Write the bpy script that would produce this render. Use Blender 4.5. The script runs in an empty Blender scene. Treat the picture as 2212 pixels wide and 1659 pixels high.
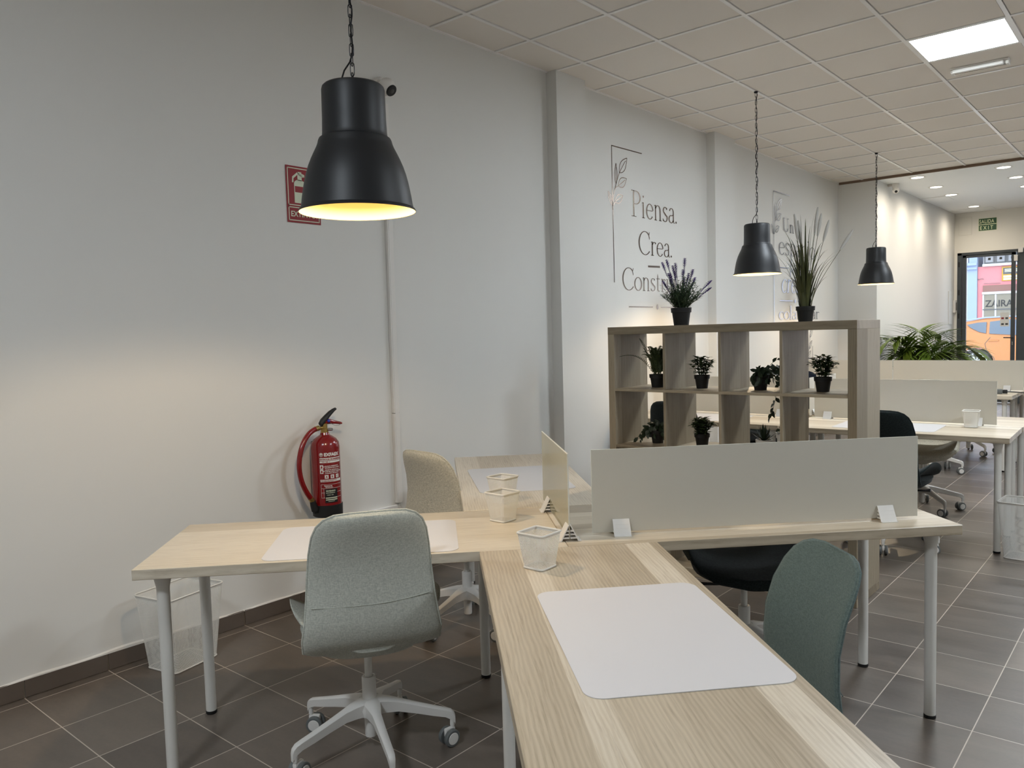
import bpy, bmesh, math, random
from mathutils import Vector, Matrix, Euler
R = math.radians
random.seed(7)
SC = bpy.context.scene
COL = SC.collection

# ------------------------------------------------------------------ camera
F_PX, YAW, PITCH, ROLL = 1701.2, 0.70629, -0.065037, -0.027471
CAM = Vector((3.5997, 0.0, 1.44363))
_cy, _sy = math.cos(YAW), math.sin(YAW)
_fwd = Vector((-_sy*math.cos(PITCH), _cy*math.cos(PITCH), math.sin(PITCH)))
_rt = Vector((_cy, _sy, 0)); _up = _rt.cross(_fwd)
_r = math.cos(ROLL)*_rt + math.sin(ROLL)*_up
_u = -math.sin(ROLL)*_rt + math.cos(ROLL)*_up
cam_d = bpy.data.cameras.new('camera'); cam = bpy.data.objects.new('camera', cam_d); COL.objects.link(cam)
m = Matrix.Identity(4)
for i in range(3):
    m[i][0], m[i][1], m[i][2], m[i][3] = _r[i], _u[i], -_fwd[i], CAM[i]
cam.matrix_world = m
cam_d.sensor_fit = 'HORIZONTAL'; cam_d.sensor_width = 36.0
cam_d.lens = 36.0*F_PX/2212.0; cam_d.clip_start = 0.05; cam_d.clip_end = 300
SC.camera = cam
# ------------------------------------------------------------------ exposure, world
SC.view_settings.view_transform = 'Standard'; SC.view_settings.look = 'None'
SC.view_settings.gamma = 1.0; SC.view_settings.use_curve_mapping = False
SC.view_settings.exposure = 0.0
W = bpy.data.worlds.new('sky'); SC.world = W; W.use_nodes = True
bg = W.node_tree.nodes['Background']
bg.inputs[0].default_value = (0.80, 0.90, 1.0, 1); bg.inputs[1].default_value = 4.8
LED_STRENGTH, LED_COLOR = 73.0, (0.87, 0.96, 1.04)
BULB_POWER, BULB_COLOR = 30.0, (1.0, 0.77, 0.50)
SPOT_POWER, SPOT_COLOR = 52.0, (1.0, 0.88, 0.72)
HC = 3.3347          # tile ceiling height
HF = 3.310           # plaster ceiling of the front zone
HD = 0.7273          # desk top height

# ------------------------------------------------------------------ materials
def lin(c):
    c = [x/255.0 for x in c]
    return tuple((x/12.92 if x <= 0.04045 else ((x+0.055)/1.055)**2.4) for x in c) + (1.0,)
class NT:
    def __init__(s, name):
        s.m = bpy.data.materials.new(name); s.m.use_nodes = True
        s.t = s.m.node_tree; s.b = s.t.nodes['Principled BSDF']; s.out = s.t.nodes['Material Output']
    def n(s, typ, **kw):
        x = s.t.nodes.new(typ)
        for k, v in kw.items(): setattr(x, k, v)
        return x
    def l(s, a, b): s.t.links.new(a, b)
    def math(s, op, a, b=None, c=None):
        x = s.n('ShaderNodeMath', operation=op)
        for i, v in enumerate((a, b, c)):
            if v is None: continue
            if isinstance(v, (int, float)): x.inputs[i].default_value = v
            else: s.l(v, x.inputs[i])
        return x.outputs[0]
    def mix(s, f, a, b):
        x = s.n('ShaderNodeMix', data_type='RGBA')
        for i, v in ((0, f), (6, a), (7, b)):
            if isinstance(v, (int, float)): x.inputs[i].default_value = v
            elif isinstance(v, tuple): x.inputs[i].default_value = v
            else: s.l(v, x.inputs[i])
        return x.outputs[2]
    def noise(s, vec, scale, detail=2.0, rough=0.5):
        x = s.n('ShaderNodeTexNoise'); x.inputs['Scale'].default_value = scale
        x.inputs['Detail'].default_value = detail; x.inputs['Roughness'].default_value = rough
        if vec is not None: s.l(vec, x.inputs['Vector'])
        return x.outputs['Fac']
    def mapping(s, vec, scale=(1,1,1), rot=(0,0,0), loc=(0,0,0)):
        x = s.n('ShaderNodeMapping'); s.l(vec, x.inputs['Vector'])
        x.inputs['Scale'].default_value = scale; x.inputs['Rotation'].default_value = rot; x.inputs['Location'].default_value = loc
        return x.outputs[0]
    def coord(s, kind='Object'):
        return s.n('ShaderNodeTexCoord').outputs[kind]
    def bump(s, h, strength=0.2, dist=0.01):
        x = s.n('ShaderNodeBump'); x.inputs['Strength'].default_value = strength; x.inputs['Distance'].default_value = dist
        s.l(h, x.inputs['Height']); s.l(x.outputs[0], s.b.inputs['Normal'])
    def sep(s, v):
        x = s.n('ShaderNodeSeparateXYZ'); s.l(v, x.inputs[0]); return x.outputs
    def comb(s, a, b, c):
        x = s.n('ShaderNodeCombineXYZ')
        for i, v in enumerate((a, b, c)):
            if isinstance(v, (int, float)): x.inputs[i].default_value = v
            else: s.l(v, x.inputs[i])
        return x.outputs[0]
    def ramp(s, f, pts):
        x = s.n('ShaderNodeValToRGB'); e = x.color_ramp.elements
        while len(e) < len(pts): e.new(0.5)
        for k, (p, c) in enumerate(pts):
            e[k].position = p; e[k].color = c
        s.l(f, x.inputs[0]); return x.outputs[0]
def plain(name, rgb, rough=0.5, metal=0.0, spec=0.5, noise=0.06, nscale=30.0, bump=0.0, emit=None, coat=0.0):
    k = NT(name); c = lin(rgb)
    if noise:
        v = k.noise(k.coord(), nscale, 3)
        a = tuple(x*(1-noise) for x in c[:3])+(1,); b = tuple(min(1, x*(1+noise)) for x in c[:3])+(1,)
        k.l(k.mix(v, a, b), k.b.inputs['Base Color'])
        if bump: k.bump(v, bump, 0.002)
    else: k.b.inputs['Base Color'].default_value = c
    k.b.inputs['Roughness'].default_value = rough; k.b.inputs['Metallic'].default_value = metal
    k.b.inputs['Specular IOR Level'].default_value = spec
    if coat: k.b.inputs['Coat Weight'].default_value = coat
    if emit:
        k.b.inputs['Emission Color'].default_value = tuple(emit[0])+(1,); k.b.inputs['Emission Strength'].default_value = emit[1]
    return k.m
def wood(name, light, mid, dark, strip=0.085, rough=0.34, grain=1.0, axis='X'):
    k = NT(name); o = k.sep(k.coord())
    if axis == 'X': al, ac = o[0], k.math('ADD', o[1], k.math('MULTIPLY', o[2], 0.37))
    else: al, ac = o[2], k.math('ADD', o[0], o[1])
    rnd = k.n('ShaderNodeObjectInfo').outputs['Random']
    jit = k.math('MULTIPLY', k.math('SINE', k.math('MULTIPLY', ac, 31.0)), 0.018)
    cell = k.math('FLOOR', k.math('DIVIDE', k.math('ADD', ac, jit), strip))
    wn = k.n('ShaderNodeTexWhiteNoise', noise_dimensions='2D')
    k.l(k.comb(cell, k.math('MULTIPLY', rnd, 37.0), 0.0), wn.inputs['Vector'])
    off = k.math('MULTIPLY', wn.outputs['Value'], 9.0)
    v = k.comb(k.math('ADD', al, off), ac, k.math('ADD', cell, rnd))
    g1 = k.noise(k.mapping(v, scale=(7, 150*grain, 1)), 1.0, 5, 0.65)
    g2 = k.noise(k.mapping(v, scale=(1.6, 16, 1)), 1.0, 2, 0.5)
    wav = k.n('ShaderNodeTexWave', wave_type='BANDS', bands_direction='Y')
    wav.inputs['Scale'].default_value = 9.0; wav.inputs['Distortion'].default_value = 5.0
    wav.inputs['Detail'].default_value = 2.0; wav.inputs['Detail Scale'].default_value = 0.7
    k.l(k.mapping(v, scale=(0.9, 3.2, 1)), wav.inputs['Vector'])
    t = k.math('ADD', k.math('MULTIPLY', wn.outputs['Value'], 0.68), k.math('MULTIPLY', g2, 0.24))
    t = k.math('ADD', t, k.math('MULTIPLY', wav.outputs['Fac'], 0.16))
    base = k.ramp(t, [(0.14, lin(dark)), (0.48, lin(mid)), (0.82, lin(light))])
    fine = k.ramp(g1, [(0.30, (0.62, 0.58, 0.53, 1)), (0.50, (1, 1, 1, 1))])
    mul = k.n('ShaderNodeMix', data_type='RGBA', blend_type='MULTIPLY'); mul.inputs[0].default_value = 0.58
    k.l(base, mul.inputs[6]); k.l(fine, mul.inputs[7]); k.l(mul.outputs[2], k.b.inputs['Base Color'])
    k.b.inputs['Roughness'].default_value = rough
    k.bump(g1, 0.10, 0.002)
    return k.m
def fabric(name, c1, c2, scale=420.0, rough=0.92):
    k = NT(name); co = k.coord()
    a = k.noise(k.mapping(co, scale=(1, 1, 0.25)), scale, 2, 0.6); b = k.noise(k.mapping(co, scale=(0.25, 0.25, 1)), scale, 2, 0.6)
    t = k.math('MULTIPLY', k.math('ADD', a, b), 0.5)
    k.l(k.ramp(t, [(0.40, lin(c1)), (0.60, lin(c2))]), k.b.inputs['Base Color'])
    k.b.inputs['Roughness'].default_value = rough; k.b.inputs['Specular IOR Level'].default_value = 0.2
    k.b.inputs['Sheen Weight'].default_value = 0.12
    wr = k.noise(co, 9.0, 3, 0.5)
    k.bump(k.math('ADD', k.math('MULTIPLY', t, 0.25), k.math('MULTIPLY', wr, 1.2)), 0.30, 0.008)
    return k.m
def meshwire(name, rgb, pitch=0.0048, wire=0.40):
    """white expanded metal: real holes cut by alpha from the sheet's own metric UVs"""
    k = NT(name); uv = k.sep(k.coord('UV'))
    a = k.math('ADD', uv[0], uv[1]); b = k.math('SUBTRACT', uv[0], uv[1])
    fa = k.math('ABSOLUTE', k.math('SUBTRACT', k.math('FRACT', k.math('DIVIDE', a, pitch*1.4)), 0.5))
    fb = k.math('ABSOLUTE', k.math('SUBTRACT', k.math('FRACT', k.math('DIVIDE', b, pitch*1.4)), 0.5))
    hole = k.math('MULTIPLY', k.math('LESS_THAN', fa, 0.5*(1-wire)), k.math('LESS_THAN', fb, 0.5*(1-wire)))
    k.b.inputs['Base Color'].default_value = lin(rgb); k.b.inputs['Roughness'].default_value = 0.4
    tr = k.n('ShaderNodeBsdfTransparent'); mx = k.n('ShaderNodeMixShader')
    k.l(hole, mx.inputs[0]); k.l(k.b.outputs[0], mx.inputs[1]); k.l(tr.outputs[0], mx.inputs[2]); k.l(mx.outputs[0], k.out.inputs[0])
    return k.m
def veil(name, rgb, clear, rough=0.35, translucent=0.35, gloss=0.5, tint=(1, 1, 1, 1)):
    """frosted acrylic / thin plastic: part see-through, part diffuse, part translucent"""
    k = NT(name); c = lin(rgb)
    df = k.n('ShaderNodeBsdfDiffuse'); df.inputs[0].default_value = c
    tl = k.n('ShaderNodeBsdfTranslucent'); tl.inputs[0].default_value = c
    gl = k.n('ShaderNodeBsdfGlossy'); gl.inputs['Roughness'].default_value = rough
    tr = k.n('ShaderNodeBsdfTransparent'); tr.inputs[0].default_value = tint
    fr = k.n('ShaderNodeFresnel'); fr.inputs[0].default_value = 1.0+gloss
    m1 = k.n('ShaderNodeMixShader'); m1.inputs[0].default_value = translucent; k.l(df.outputs[0], m1.inputs[1]); k.l(tl.outputs[0], m1.inputs[2])
    m2 = k.n('ShaderNodeMixShader'); m2.inputs[0].default_value = clear; k.l(m1.outputs[0], m2.inputs[1]); k.l(tr.outputs[0], m2.inputs[2])
    m3 = k.n('ShaderNodeMixShader'); k.l(fr.outputs[0], m3.inputs[0]); k.l(m2.outputs[0], m3.inputs[1]); k.l(gl.outputs[0], m3.inputs[2])
    k.l(m3.outputs[0], k.out.inputs[0]); k.t.nodes.remove(k.b)
    return k.m
def emitter(name, color, strength):
    k = NT(name); e = k.n('ShaderNodeEmission'); e.inputs[0].default_value = tuple(color[:3])+(1,); e.inputs[1].default_value = strength
    k.l(e.outputs[0], k.out.inputs[0]); k.t.nodes.remove(k.b); return k.m
def floor_mat():
    k = NT('floor_tile'); o = k.sep(k.coord())
    T = 0.3331
    ux = k.math('DIVIDE', k.math('SUBTRACT', o[0], 0.0658), T); uy = k.math('DIVIDE', k.math('SUBTRACT', o[1], 1.0735), T)
    w = 0.0019/T
    ex = k.math('LESS_THAN', k.math('SUBTRACT', 0.5, k.math('ABSOLUTE', k.math('SUBTRACT', k.math('FRACT', ux), 0.5))), w)
    ey = k.math('LESS_THAN', k.math('SUBTRACT', 0.5, k.math('ABSOLUTE', k.math('SUBTRACT', k.math('FRACT', uy), 0.5))), w)
    g = k.math('MAXIMUM', ex, ey)
    wn = k.n('ShaderNodeTexWhiteNoise', noise_dimensions='2D'); k.l(k.comb(k.math('FLOOR', ux), k.math('FLOOR', uy), 0), wn.inputs['Vector'])
    co = k.coord(); n1 = k.noise(k.mapping(co, scale=(2.2, 6.0, 1)), 1.6, 4, 0.6); n2 = k.noise(co, 60, 3, 0.6)
    t = k.math('ADD', k.math('MULTIPLY', n1, 0.55), k.math('ADD', k.math('MULTIPLY', wn.outputs['Value'], 0.34), k.math('MULTIPLY', n2, 0.15)))
    base = k.ramp(t, [(0.25, lin((84, 76, 69))), (0.80, lin((122, 111, 101)))])
    c = k.mix(g, base, lin((200, 188, 174)))
    k.l(c, k.b.inputs['Base Color'])
    k.l(k.math('ADD', 0.25, k.math('MULTIPLY', n1, 0.20)), k.b.inputs['Roughness'])
    k.b.inputs['Specular IOR Level'].default_value = 0.45
    k.bump(k.math('SUBTRACT', k.math('MULTIPLY', k.noise(k.mapping(co, scale=(1, 3.5, 1)), 5.0, 3, 0.5), 1.0), k.math('MULTIPLY', g, 0.5)), 0.10, 0.006)
    return k.m
def wall_mat(name, rgb):
    k = NT(name); co = k.coord(); n = k.noise(co, 240, 2); n2 = k.noise(co, 1.3, 2)
    c = lin(rgb)
    k.l(k.mix(n2, tuple(x*0.97 for x in c[:3])+(1,), c), k.b.inputs['Base Color'])
    k.b.inputs['Roughness'].default_value = 0.62; k.b.inputs['Specular IOR Level'].default_value = 0.3
    k.bump(n, 0.05, 0.002); return k.m
M = {}
M['wall'] = wall_mat('wall_paint', (226, 225, 221))
M['wallfront'] = wall_mat('front_wall_paint', (232, 229, 220))
M['plaster'] = wall_mat('plaster', (242, 243, 243))
M['tile'] = plain('ceiling_tile', (234, 228, 221), 0.9, noise=0.03, nscale=220, bump=0.1)
M['rail'] = plain('rail_white', (243, 241, 239), 0.28, noise=0.0)
M['gap'] = plain('reveal_dark', (70, 64, 58), 0.9, noise=0)
M['brownstrip'] = plain('brown_strip', (120, 100, 84), 0.7)
M['floor'] = floor_mat()
M['basetile'] = plain('base_tile', (100, 90, 82), 0.45, noise=0.08, nscale=12)
M['grout'] = plain('grout', (176, 165, 150), 0.9)
M['caulk'] = plain('caulk', (232, 228, 222), 0.7)
M['oak'] = wood('oak_top', (224, 213, 194), (202, 188, 165), (172, 157, 134), 0.092)
M['shelf'] = wood('grey_oak', (174, 161, 138), (158, 144, 121), (139, 126, 104), 0.11, 0.5, 0.8, 'Z')
M['shelfh'] = wood('grey_oak_flat', (176, 163, 140), (160, 146, 123), (141, 128, 106), 0.11, 0.45, 0.8, 'X')
M['whitemetal'] = plain('white_metal', (226, 223, 216), 0.38, noise=0.02)
M['whiteplastic'] = plain('white_plastic', (228, 225, 220), 0.42, noise=0.02)
M['black'] = plain('black_plastic', (16, 16, 17), 0.55, noise=0.1)
M['potblack'] = plain('pot_black', (13, 13, 14), 0.6, noise=0.1)
M['lampblack'] = plain('lamp_black', (24, 26, 29), 0.46, spec=0.5, noise=0.04)
M['lampin'] = plain('lamp_inside', (246, 226, 170), 0.5, noise=0)
M['chain'] = plain('chain_dark', (26, 25, 28), 0.35, 0.5)
M['fabgrey'] = fabric('fabric_grey', (172, 174, 164), (200, 201, 190))
M['fabbeige'] = fabric('fabric_beige', (168, 163, 148), (205, 199, 182))
M['fabgreen'] = fabric('fabric_green', (84, 99, 97), (102, 117, 114))
M['fabblack'] = fabric('fabric_dark', (22, 29, 30), (38, 46, 46))
M['fabnavy'] = fabric('fabric_navy', (20, 26, 38), (34, 42, 58))
M['inner'] = plain('shell_brown', (72, 64, 54), 0.6)
M['castergrey'] = plain('caster_grey', (104, 107, 106), 0.5)
M['casterdark'] = plain('caster_dark', (58, 56, 55), 0.5)
M['frost'] = veil('frosted_screen', (236, 231, 219), 0.04, 0.30, 0.38, 0.38)
M['frostclear'] = veil('clear_screen', (250, 244, 214), 0.46, 0.04, 0.30, 0.42, (0.97, 0.95, 0.86, 1))
M['paneedge'] = plain('pane_edge', (222, 220, 208), 0.3, noise=0)
M['mat'] = veil('desk_mat', (252, 250, 252), 0.20, 0.42, 0.10, 0.4)
M['wire'] = meshwire('wire_mesh', (236, 233, 226), 0.0044, 0.33)
M['wirebin'] = meshwire('wire_mesh_bin', (236, 235, 230), 0.0048, 0.31)
M['red'] = plain('ext_red', (124, 13, 17), 0.22, noise=0.03, coat=0.3)
M['brass'] = plain('brass', (176, 150, 92), 0.3, 0.9)
M['signred'] = plain('sign_red', (140, 14, 24), 0.45, noise=0.02)
M['signcream'] = plain('sign_cream', (214, 220, 196), 0.5, noise=0.02)
M['blue'] = plain('pin_blue', (40, 60, 170), 0.5)
M['chromevinyl'] = plain('vinyl_bronze', (112, 98, 88), 0.22, 0.95, noise=0.0)
M['silvervinyl'] = plain('vinyl_silver', (112, 120, 138), 0.2, 1.0, noise=0.0)
M['green1'] = plain('leaf_green', (62, 84, 44), 0.55, noise=0.25, nscale=60)
M['green2'] = plain('leaf_dark', (36, 52, 34), 0.5, noise=0.25, nscale=60)
M['grass'] = plain('grass_olive', (74, 78, 40), 0.55, noise=0.3, nscale=40)
M['fern'] = plain('fern_green', (58, 70, 34), 0.55, noise=0.3, nscale=40)
M['lavgreen'] = plain('lavender_green', (70, 92, 66), 0.6, noise=0.25, nscale=60)
M['lav'] = plain('lavender_purple', (98, 78, 150), 0.7, noise=0.2, nscale=80)
M['plume'] = plain('plume_white', (208, 206, 200), 0.9, noise=0.08, nscale=200, bump=0.5)
M['palm'] = plain('palm_green', (88, 112, 34), 0.5, noise=0.35, nscale=14)
M['soil'] = plain('soil', (46, 36, 28), 0.95)
M['potwhite'] = plain('pot_white', (225, 225, 222), 0.4)
M['anth'] = plain('anthracite', (62, 68, 72), 0.45, noise=0.02)
M['glass'] = veil('door_glass', (230, 240, 245), 0.97, 0.02, 0.0, 0.35)
M['led'] = emitter('led_diffuser', LED_COLOR, LED_STRENGTH)
M['spotglow'] = emitter('spot_glow', (1.0, 0.90, 0.72), 9.0)
M['bulb'] = emitter('bulb_glow', (1.0, 0.76, 0.34), 13.0)
M['chrome'] = plain('steel', (190, 190, 190), 0.25, 0.9)
M['exitgreen'] = plain('exit_green', (28, 78, 44), 0.5)
M['exitcream'] = plain('exit_cream', (226, 232, 190), 0.5)

# ------------------------------------------------------------------ mesh helpers
class MB:
    def __init__(s): s.bm = bmesh.new(); s.mi = 0; s.uv = None
    def _f(s, vs):
        try:
            f = s.bm.faces.new(vs); f.material_index = s.mi; return f
        except ValueError: return None
    def box(s, lo, hi, bev=0.0, seg=1, mat=None):
        mi = s.mi if mat is None else mat
        X, Y, Z = zip(lo, hi)
        v = [s.bm.verts.new((X[i], Y[j], Z[k])) for i in (0, 1) for j in (0, 1) for k in (0, 1)]
        fs = []
        for q in ((0, 1, 3, 2), (4, 6, 7, 5), (0, 4, 5, 1), (2, 3, 7, 6), (0, 2, 6, 4), (1, 5, 7, 3)):
            f = s.bm.faces.new([v[i] for i in q]); f.material_index = mi; fs.append(f)
        if bev > 0:
            es = list({e for f in fs for e in f.edges})
            r = bmesh.ops.bevel(s.bm, geom=es, offset=bev, segments=seg, affect='EDGES', profile=0.5)
            for f in r['faces']: f.material_index = mi
        return s
    def lathe(s, prof, n=32, c=(0, 0, 0), axis=(0, 0, 1), mat=None, caps=True):
        mi = s.mi if mat is None else mat
        q = Vector((0, 0, 1)).rotation_difference(Vector(axis)); c = Vector(c)
        rings = []
        for r, z in prof:
            if r < 1e-6: rings.append([s.bm.verts.new(c + q @ Vector((0, 0, z)))])
            else: rings.append([s.bm.verts.new(c + q @ Vector((r*math.cos(2*math.pi*i/n), r*math.sin(2*math.pi*i/n), z))) for i in range(n)])
        for a, b in zip(rings, rings[1:]):
            for i in range(n):
                j = (i+1) % n
                if len(a) == 1 and len(b) == 1: continue
                if len(a) == 1: f = [a[0], b[j], b[i]]
                elif len(b) == 1: f = [a[i], a[j], b[0]]
                else: f = [a[i], a[j], b[j], b[i]]
                f = s.bm.faces.new(f); f.material_index = mi
        if caps:
            for rg, rev in ((rings[0], True), (rings[-1], False)):
                if len(rg) > 2:
                    f = s.bm.faces.new(list(reversed(rg)) if rev else rg); f.material_index = mi
        return s
    def tube(s, path, r, n=8, caps=True, mat=None, closed=False):
        mi = s.mi if mat is None else mat
        P = [Vector(p) for p in path]; N = len(P)
        rr = r if isinstance(r, (list, tuple)) else [r]*N
        T = []
        for i in range(N):
            if closed: d = P[(i+1) % N]-P[i-1]
            else: d = P[min(i+1, N-1)]-P[max(i-1, 0)]
            T.append(d.normalized() if d.length > 1e-9 else Vector((0, 0, 1)))
        a = Vector((0, 0, 1)) if abs(T[0].z) < 0.9 else Vector((1, 0, 0))
        nrm = (a - T[0]*a.dot(T[0])).normalized()
        rings = []
        for i in range(N):
            nrm = (nrm - T[i]*nrm.dot(T[i])); nrm = nrm.normalized() if nrm.length > 1e-6 else Vector((1, 0, 0))
            bn = T[i].cross(nrm)
            rings.append([s.bm.verts.new(P[i] + rr[i]*(math.cos(2*math.pi*k/n)*nrm + math.sin(2*math.pi*k/n)*bn)) for k in range(n)])
        prs = list(zip(rings, rings[1:])) + ([(rings[-1], rings[0])] if closed else [])
        for A, B in prs:
            for k in range(n):
                f = s.bm.faces.new([A[k], A[(k+1) % n], B[(k+1) % n], B[k]]); f.material_index = mi
        if caps and not closed:
            f = s.bm.faces.new(list(reversed(rings[0]))); f.material_index = mi
            f = s.bm.faces.new(rings[-1]); f.material_index = mi
        return s
    def loft(s, rings, caps=True, mat=None):
        mi = s.mi if mat is None else mat
        V = [[s.bm.verts.new(Vector(p)) for p in rg] for rg in rings]; n = len(V[0])
        for A, B in zip(V, V[1:]):
            for k in range(n):
                f = s.bm.faces.new([A[k], A[(k+1) % n], B[(k+1) % n], B[k]]); f.material_index = mi
        if caps:
            f = s.bm.faces.new(list(reversed(V[0]))); f.material_index = mi
            f = s.bm.faces.new(V[-1]); f.material_index = mi
        return s
    def poly(s, pts, mat=None):
        f = s.bm.faces.new([s.bm.verts.new(Vector(p)) for p in pts]); f.material_index = s.mi if mat is None else mat
        return f
    def prism(s, pts, vec, mat=None):
        """planar polygon swept along vec"""
        mi = s.mi if mat is None else mat; vec = Vector(vec)
        a = [s.bm.verts.new(Vector(p)) for p in pts]; b = [s.bm.verts.new(Vector(p)+vec) for p in pts]; n = len(a)
        for f in (s.bm.faces.new(list(reversed(a))), s.bm.faces.new(b)): f.material_index = mi
        for i in range(n):
            f = s.bm.faces.new([a[i], a[(i+1) % n], b[(i+1) % n], b[i]]); f.material_index = mi
        return s
    def ball(s, c, r, n=12, m=8, mat=None, sz=1.0):
        return s.lathe([(r*math.sin(math.pi*i/m), -r*sz*math.cos(math.pi*i/m)) for i in range(m+1)], n, c, mat=mat, caps=False)
    def leaf(s, base, d, up, L, Wd, droop=0.25, mat=None, seg=3, fold=0.15):
        mi = s.mi if mat is None else mat
        d = Vector(d).normalized(); up = Vector(up); side = d.cross(up)
        if side.length < 1e-5: side = Vector((1, 0, 0))
        side.normalize(); up = side.cross(d).normalized(); base = Vector(base)
        pl = []
        for i in range(seg+1):
            t = i/seg; w = Wd*0.5*(math.sin(math.pi*(t**0.8))**0.8) if 0 < t < 1 else 0.0
            c = base + d*(L*t) - up*(droop*L*t*t)
            if w == 0: pl.append([s.bm.verts.new(c)])
            else: pl.append([s.bm.verts.new(c - side*w + up*(fold*w)), s.bm.verts.new(c), s.bm.verts.new(c + side*w + up*(fold*w))])
        for A, B in zip(pl, pl[1:]):
            if len(A) == 1: fs = [[A[0], B[1], B[0]], [A[0], B[2], B[1]]]
            elif len(B) == 1: fs = [[A[0], A[1], B[0]], [A[1], A[2], B[0]]]
            else: fs = [[A[0], A[1], B[1], B[0]], [A[1], A[2], B[2], B[1]]]
            for q in fs:
                f = s.bm.faces.new(q); f.material_index = mi
        return s
    def blade(s, pts, widths, side, mat=None):
        mi = s.mi if mat is None else mat; side = Vector(side); pr = None
        for p, w in zip(pts, widths):
            p = Vector(p); cur = (s.bm.verts.new(p - side*w), s.bm.verts.new(p + side*w))
            if pr:
                f = s.bm.faces.new([pr[0], pr[1], cur[1], cur[0]]); f.material_index = mi
            pr = cur
        return s
    def xform(s, mtx, start=0):
        s.bm.verts.ensure_lookup_table()
        bmesh.ops.transform(s.bm, matrix=mtx, verts=s.bm.verts[start:]); return s
    def build(s, name, mats, parent=None, smooth=35.0, loc=None, rot=None, normals=True):
        if normals: bmesh.ops.recalc_face_normals(s.bm, faces=s.bm.faces)
        me = bpy.data.meshes.new(name); s.bm.to_mesh(me); s.bm.free()
        for mm in (mats if isinstance(mats, (list, tuple)) else [mats]): me.materials.append(mm)
        if smooth:
            for p in me.polygons: p.use_smooth = True
            me.set_sharp_from_angle(angle=R(smooth))
        o = bpy.data.objects.new(name, me); COL.objects.link(o)
        if parent: o.parent = parent
        if loc: o.location = loc
        if rot: o.rotation_euler = rot
        return o
def thing(name, label, cat, loc=(0, 0, 0), rz=0.0, group=None):
    o = bpy.data.objects.new(name, None); COL.objects.link(o); o.location = loc; o.rotation_euler = (0, 0, rz)
    o.empty_display_size = 0.05
    return tag(o, label, cat, group)
def tag(o, label, cat, group=None):
    o['label'] = label; o['category'] = cat
    if group: o['group'] = group
    return o
def structure(o): o['kind'] = 'structure'; return o
def kids(o): return [c for c in bpy.data.objects if c.parent == o]
def dup(src, loc, rz=None, label=None):
    ch = kids(src); r = src.copy(); COL.objects.link(r); r.location = loc
    if rz is not None: r.rotation_euler = (0, 0, rz)
    if label: r['label'] = label
    for c in ch:
        gs = kids(c); d = c.copy(); COL.objects.link(d); d.parent = r
        for g in gs:
            e = g.copy(); COL.objects.link(e); e.parent = d
    return r
def setmat(root, old, new):
    """give a copied thing its own mesh data with another cover material"""
    for c in kids(root):
        if c.type == 'MESH' and any(x == old for x in c.data.materials):
            c.data = c.data.copy()
            for i, x in enumerate(c.data.materials):
                if x == old: c.data.materials[i] = new
        for g in kids(c):
            if g.type == 'MESH' and any(x == old for x in g.data.materials):
                g.data = g.data.copy()
                for i, x in enumerate(g.data.materials):
                    if x == old: g.data.materials[i] = new
def text_polys(txt, size, bold=0.0, align='LEFT', spacing=1.0):
    """sans lettering -> list of triangles/quads as (x, y) loops"""
    cu = bpy.data.curves.new('lettering', 'FONT'); cu.body = txt; cu.size = size; cu.align_x = align
    cu.offset = bold; cu.space_character = spacing; cu.resolution_u = 3
    o = bpy.data.objects.new('lettering', cu); COL.objects.link(o)
    bpy.context.view_layer.update()
    me = bpy.data.meshes.new_from_object(o.evaluated_get(bpy.context.evaluated_depsgraph_get()))
    out = [[(me.vertices[v].co.x, me.vertices[v].co.y) for v in p.vertices] for p in me.polygons]
    bpy.data.objects.remove(o); bpy.data.curves.remove(cu); bpy.data.meshes.remove(me)
    return out
def put_polys(mb, polys, fn, mat=None):
    for pl in polys: mb.poly([fn(x, y) for x, y in pl], mat)
# ================================================================== the setting
def footprint_prism(name, pts, z0, z1, mat, outer):
    mb = MB(); mb.prism([(x, y, z0) for x, y in pts+outer], (0, 0, z1-z0)); return structure(mb.build(name, mat, smooth=None))
footprint_prism('wall_left', [(0, -3.6), (0, 11.12)], 0, 3.6, M['wall'], [(-.3, 11.12), (-.3, -3.6)])
footprint_prism('wall_left.001', [(-.3, 11.12), (.50, 11.12), (.50, 15.75)], 0, 3.6, M['wall'], [(-.3, 15.75)])
structure(MB().box((0, 4.697, 0), (.093, 5.06, 3.6)).build('trim_3', M['wall'], smooth=None))
structure(MB().box((0, 7.25, 0), (.09, 7.70, 3.6)).build('trim_4', M['wall'], smooth=None))
structure(MB().box((6.6, -3.6, 0), (6.85, 16.0, 3.6)).build('wall_right', M['wall'], smooth=None))
structure(MB().box((-.3, -3.85, 0), (6.85, -3.6, 3.6)).build('wall_back', M['wall'], smooth=None))
wf = MB(); wf.box((.50, 15.75, 2.62), (6.6, 16.0, 3.6)); wf.box((.50, 15.75, 0), (.545, 16.0, 2.62)); wf.box((6.3, 15.75, 0), (6.6, 16.0, 2.62))
structure(wf.build('wall_front', M['wallfront'], smooth=None))
structure(MB().box((-.3, -3.85, -.2), (6.85, 16.0, 0)).build('floor', M['floor'], smooth=None))
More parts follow.
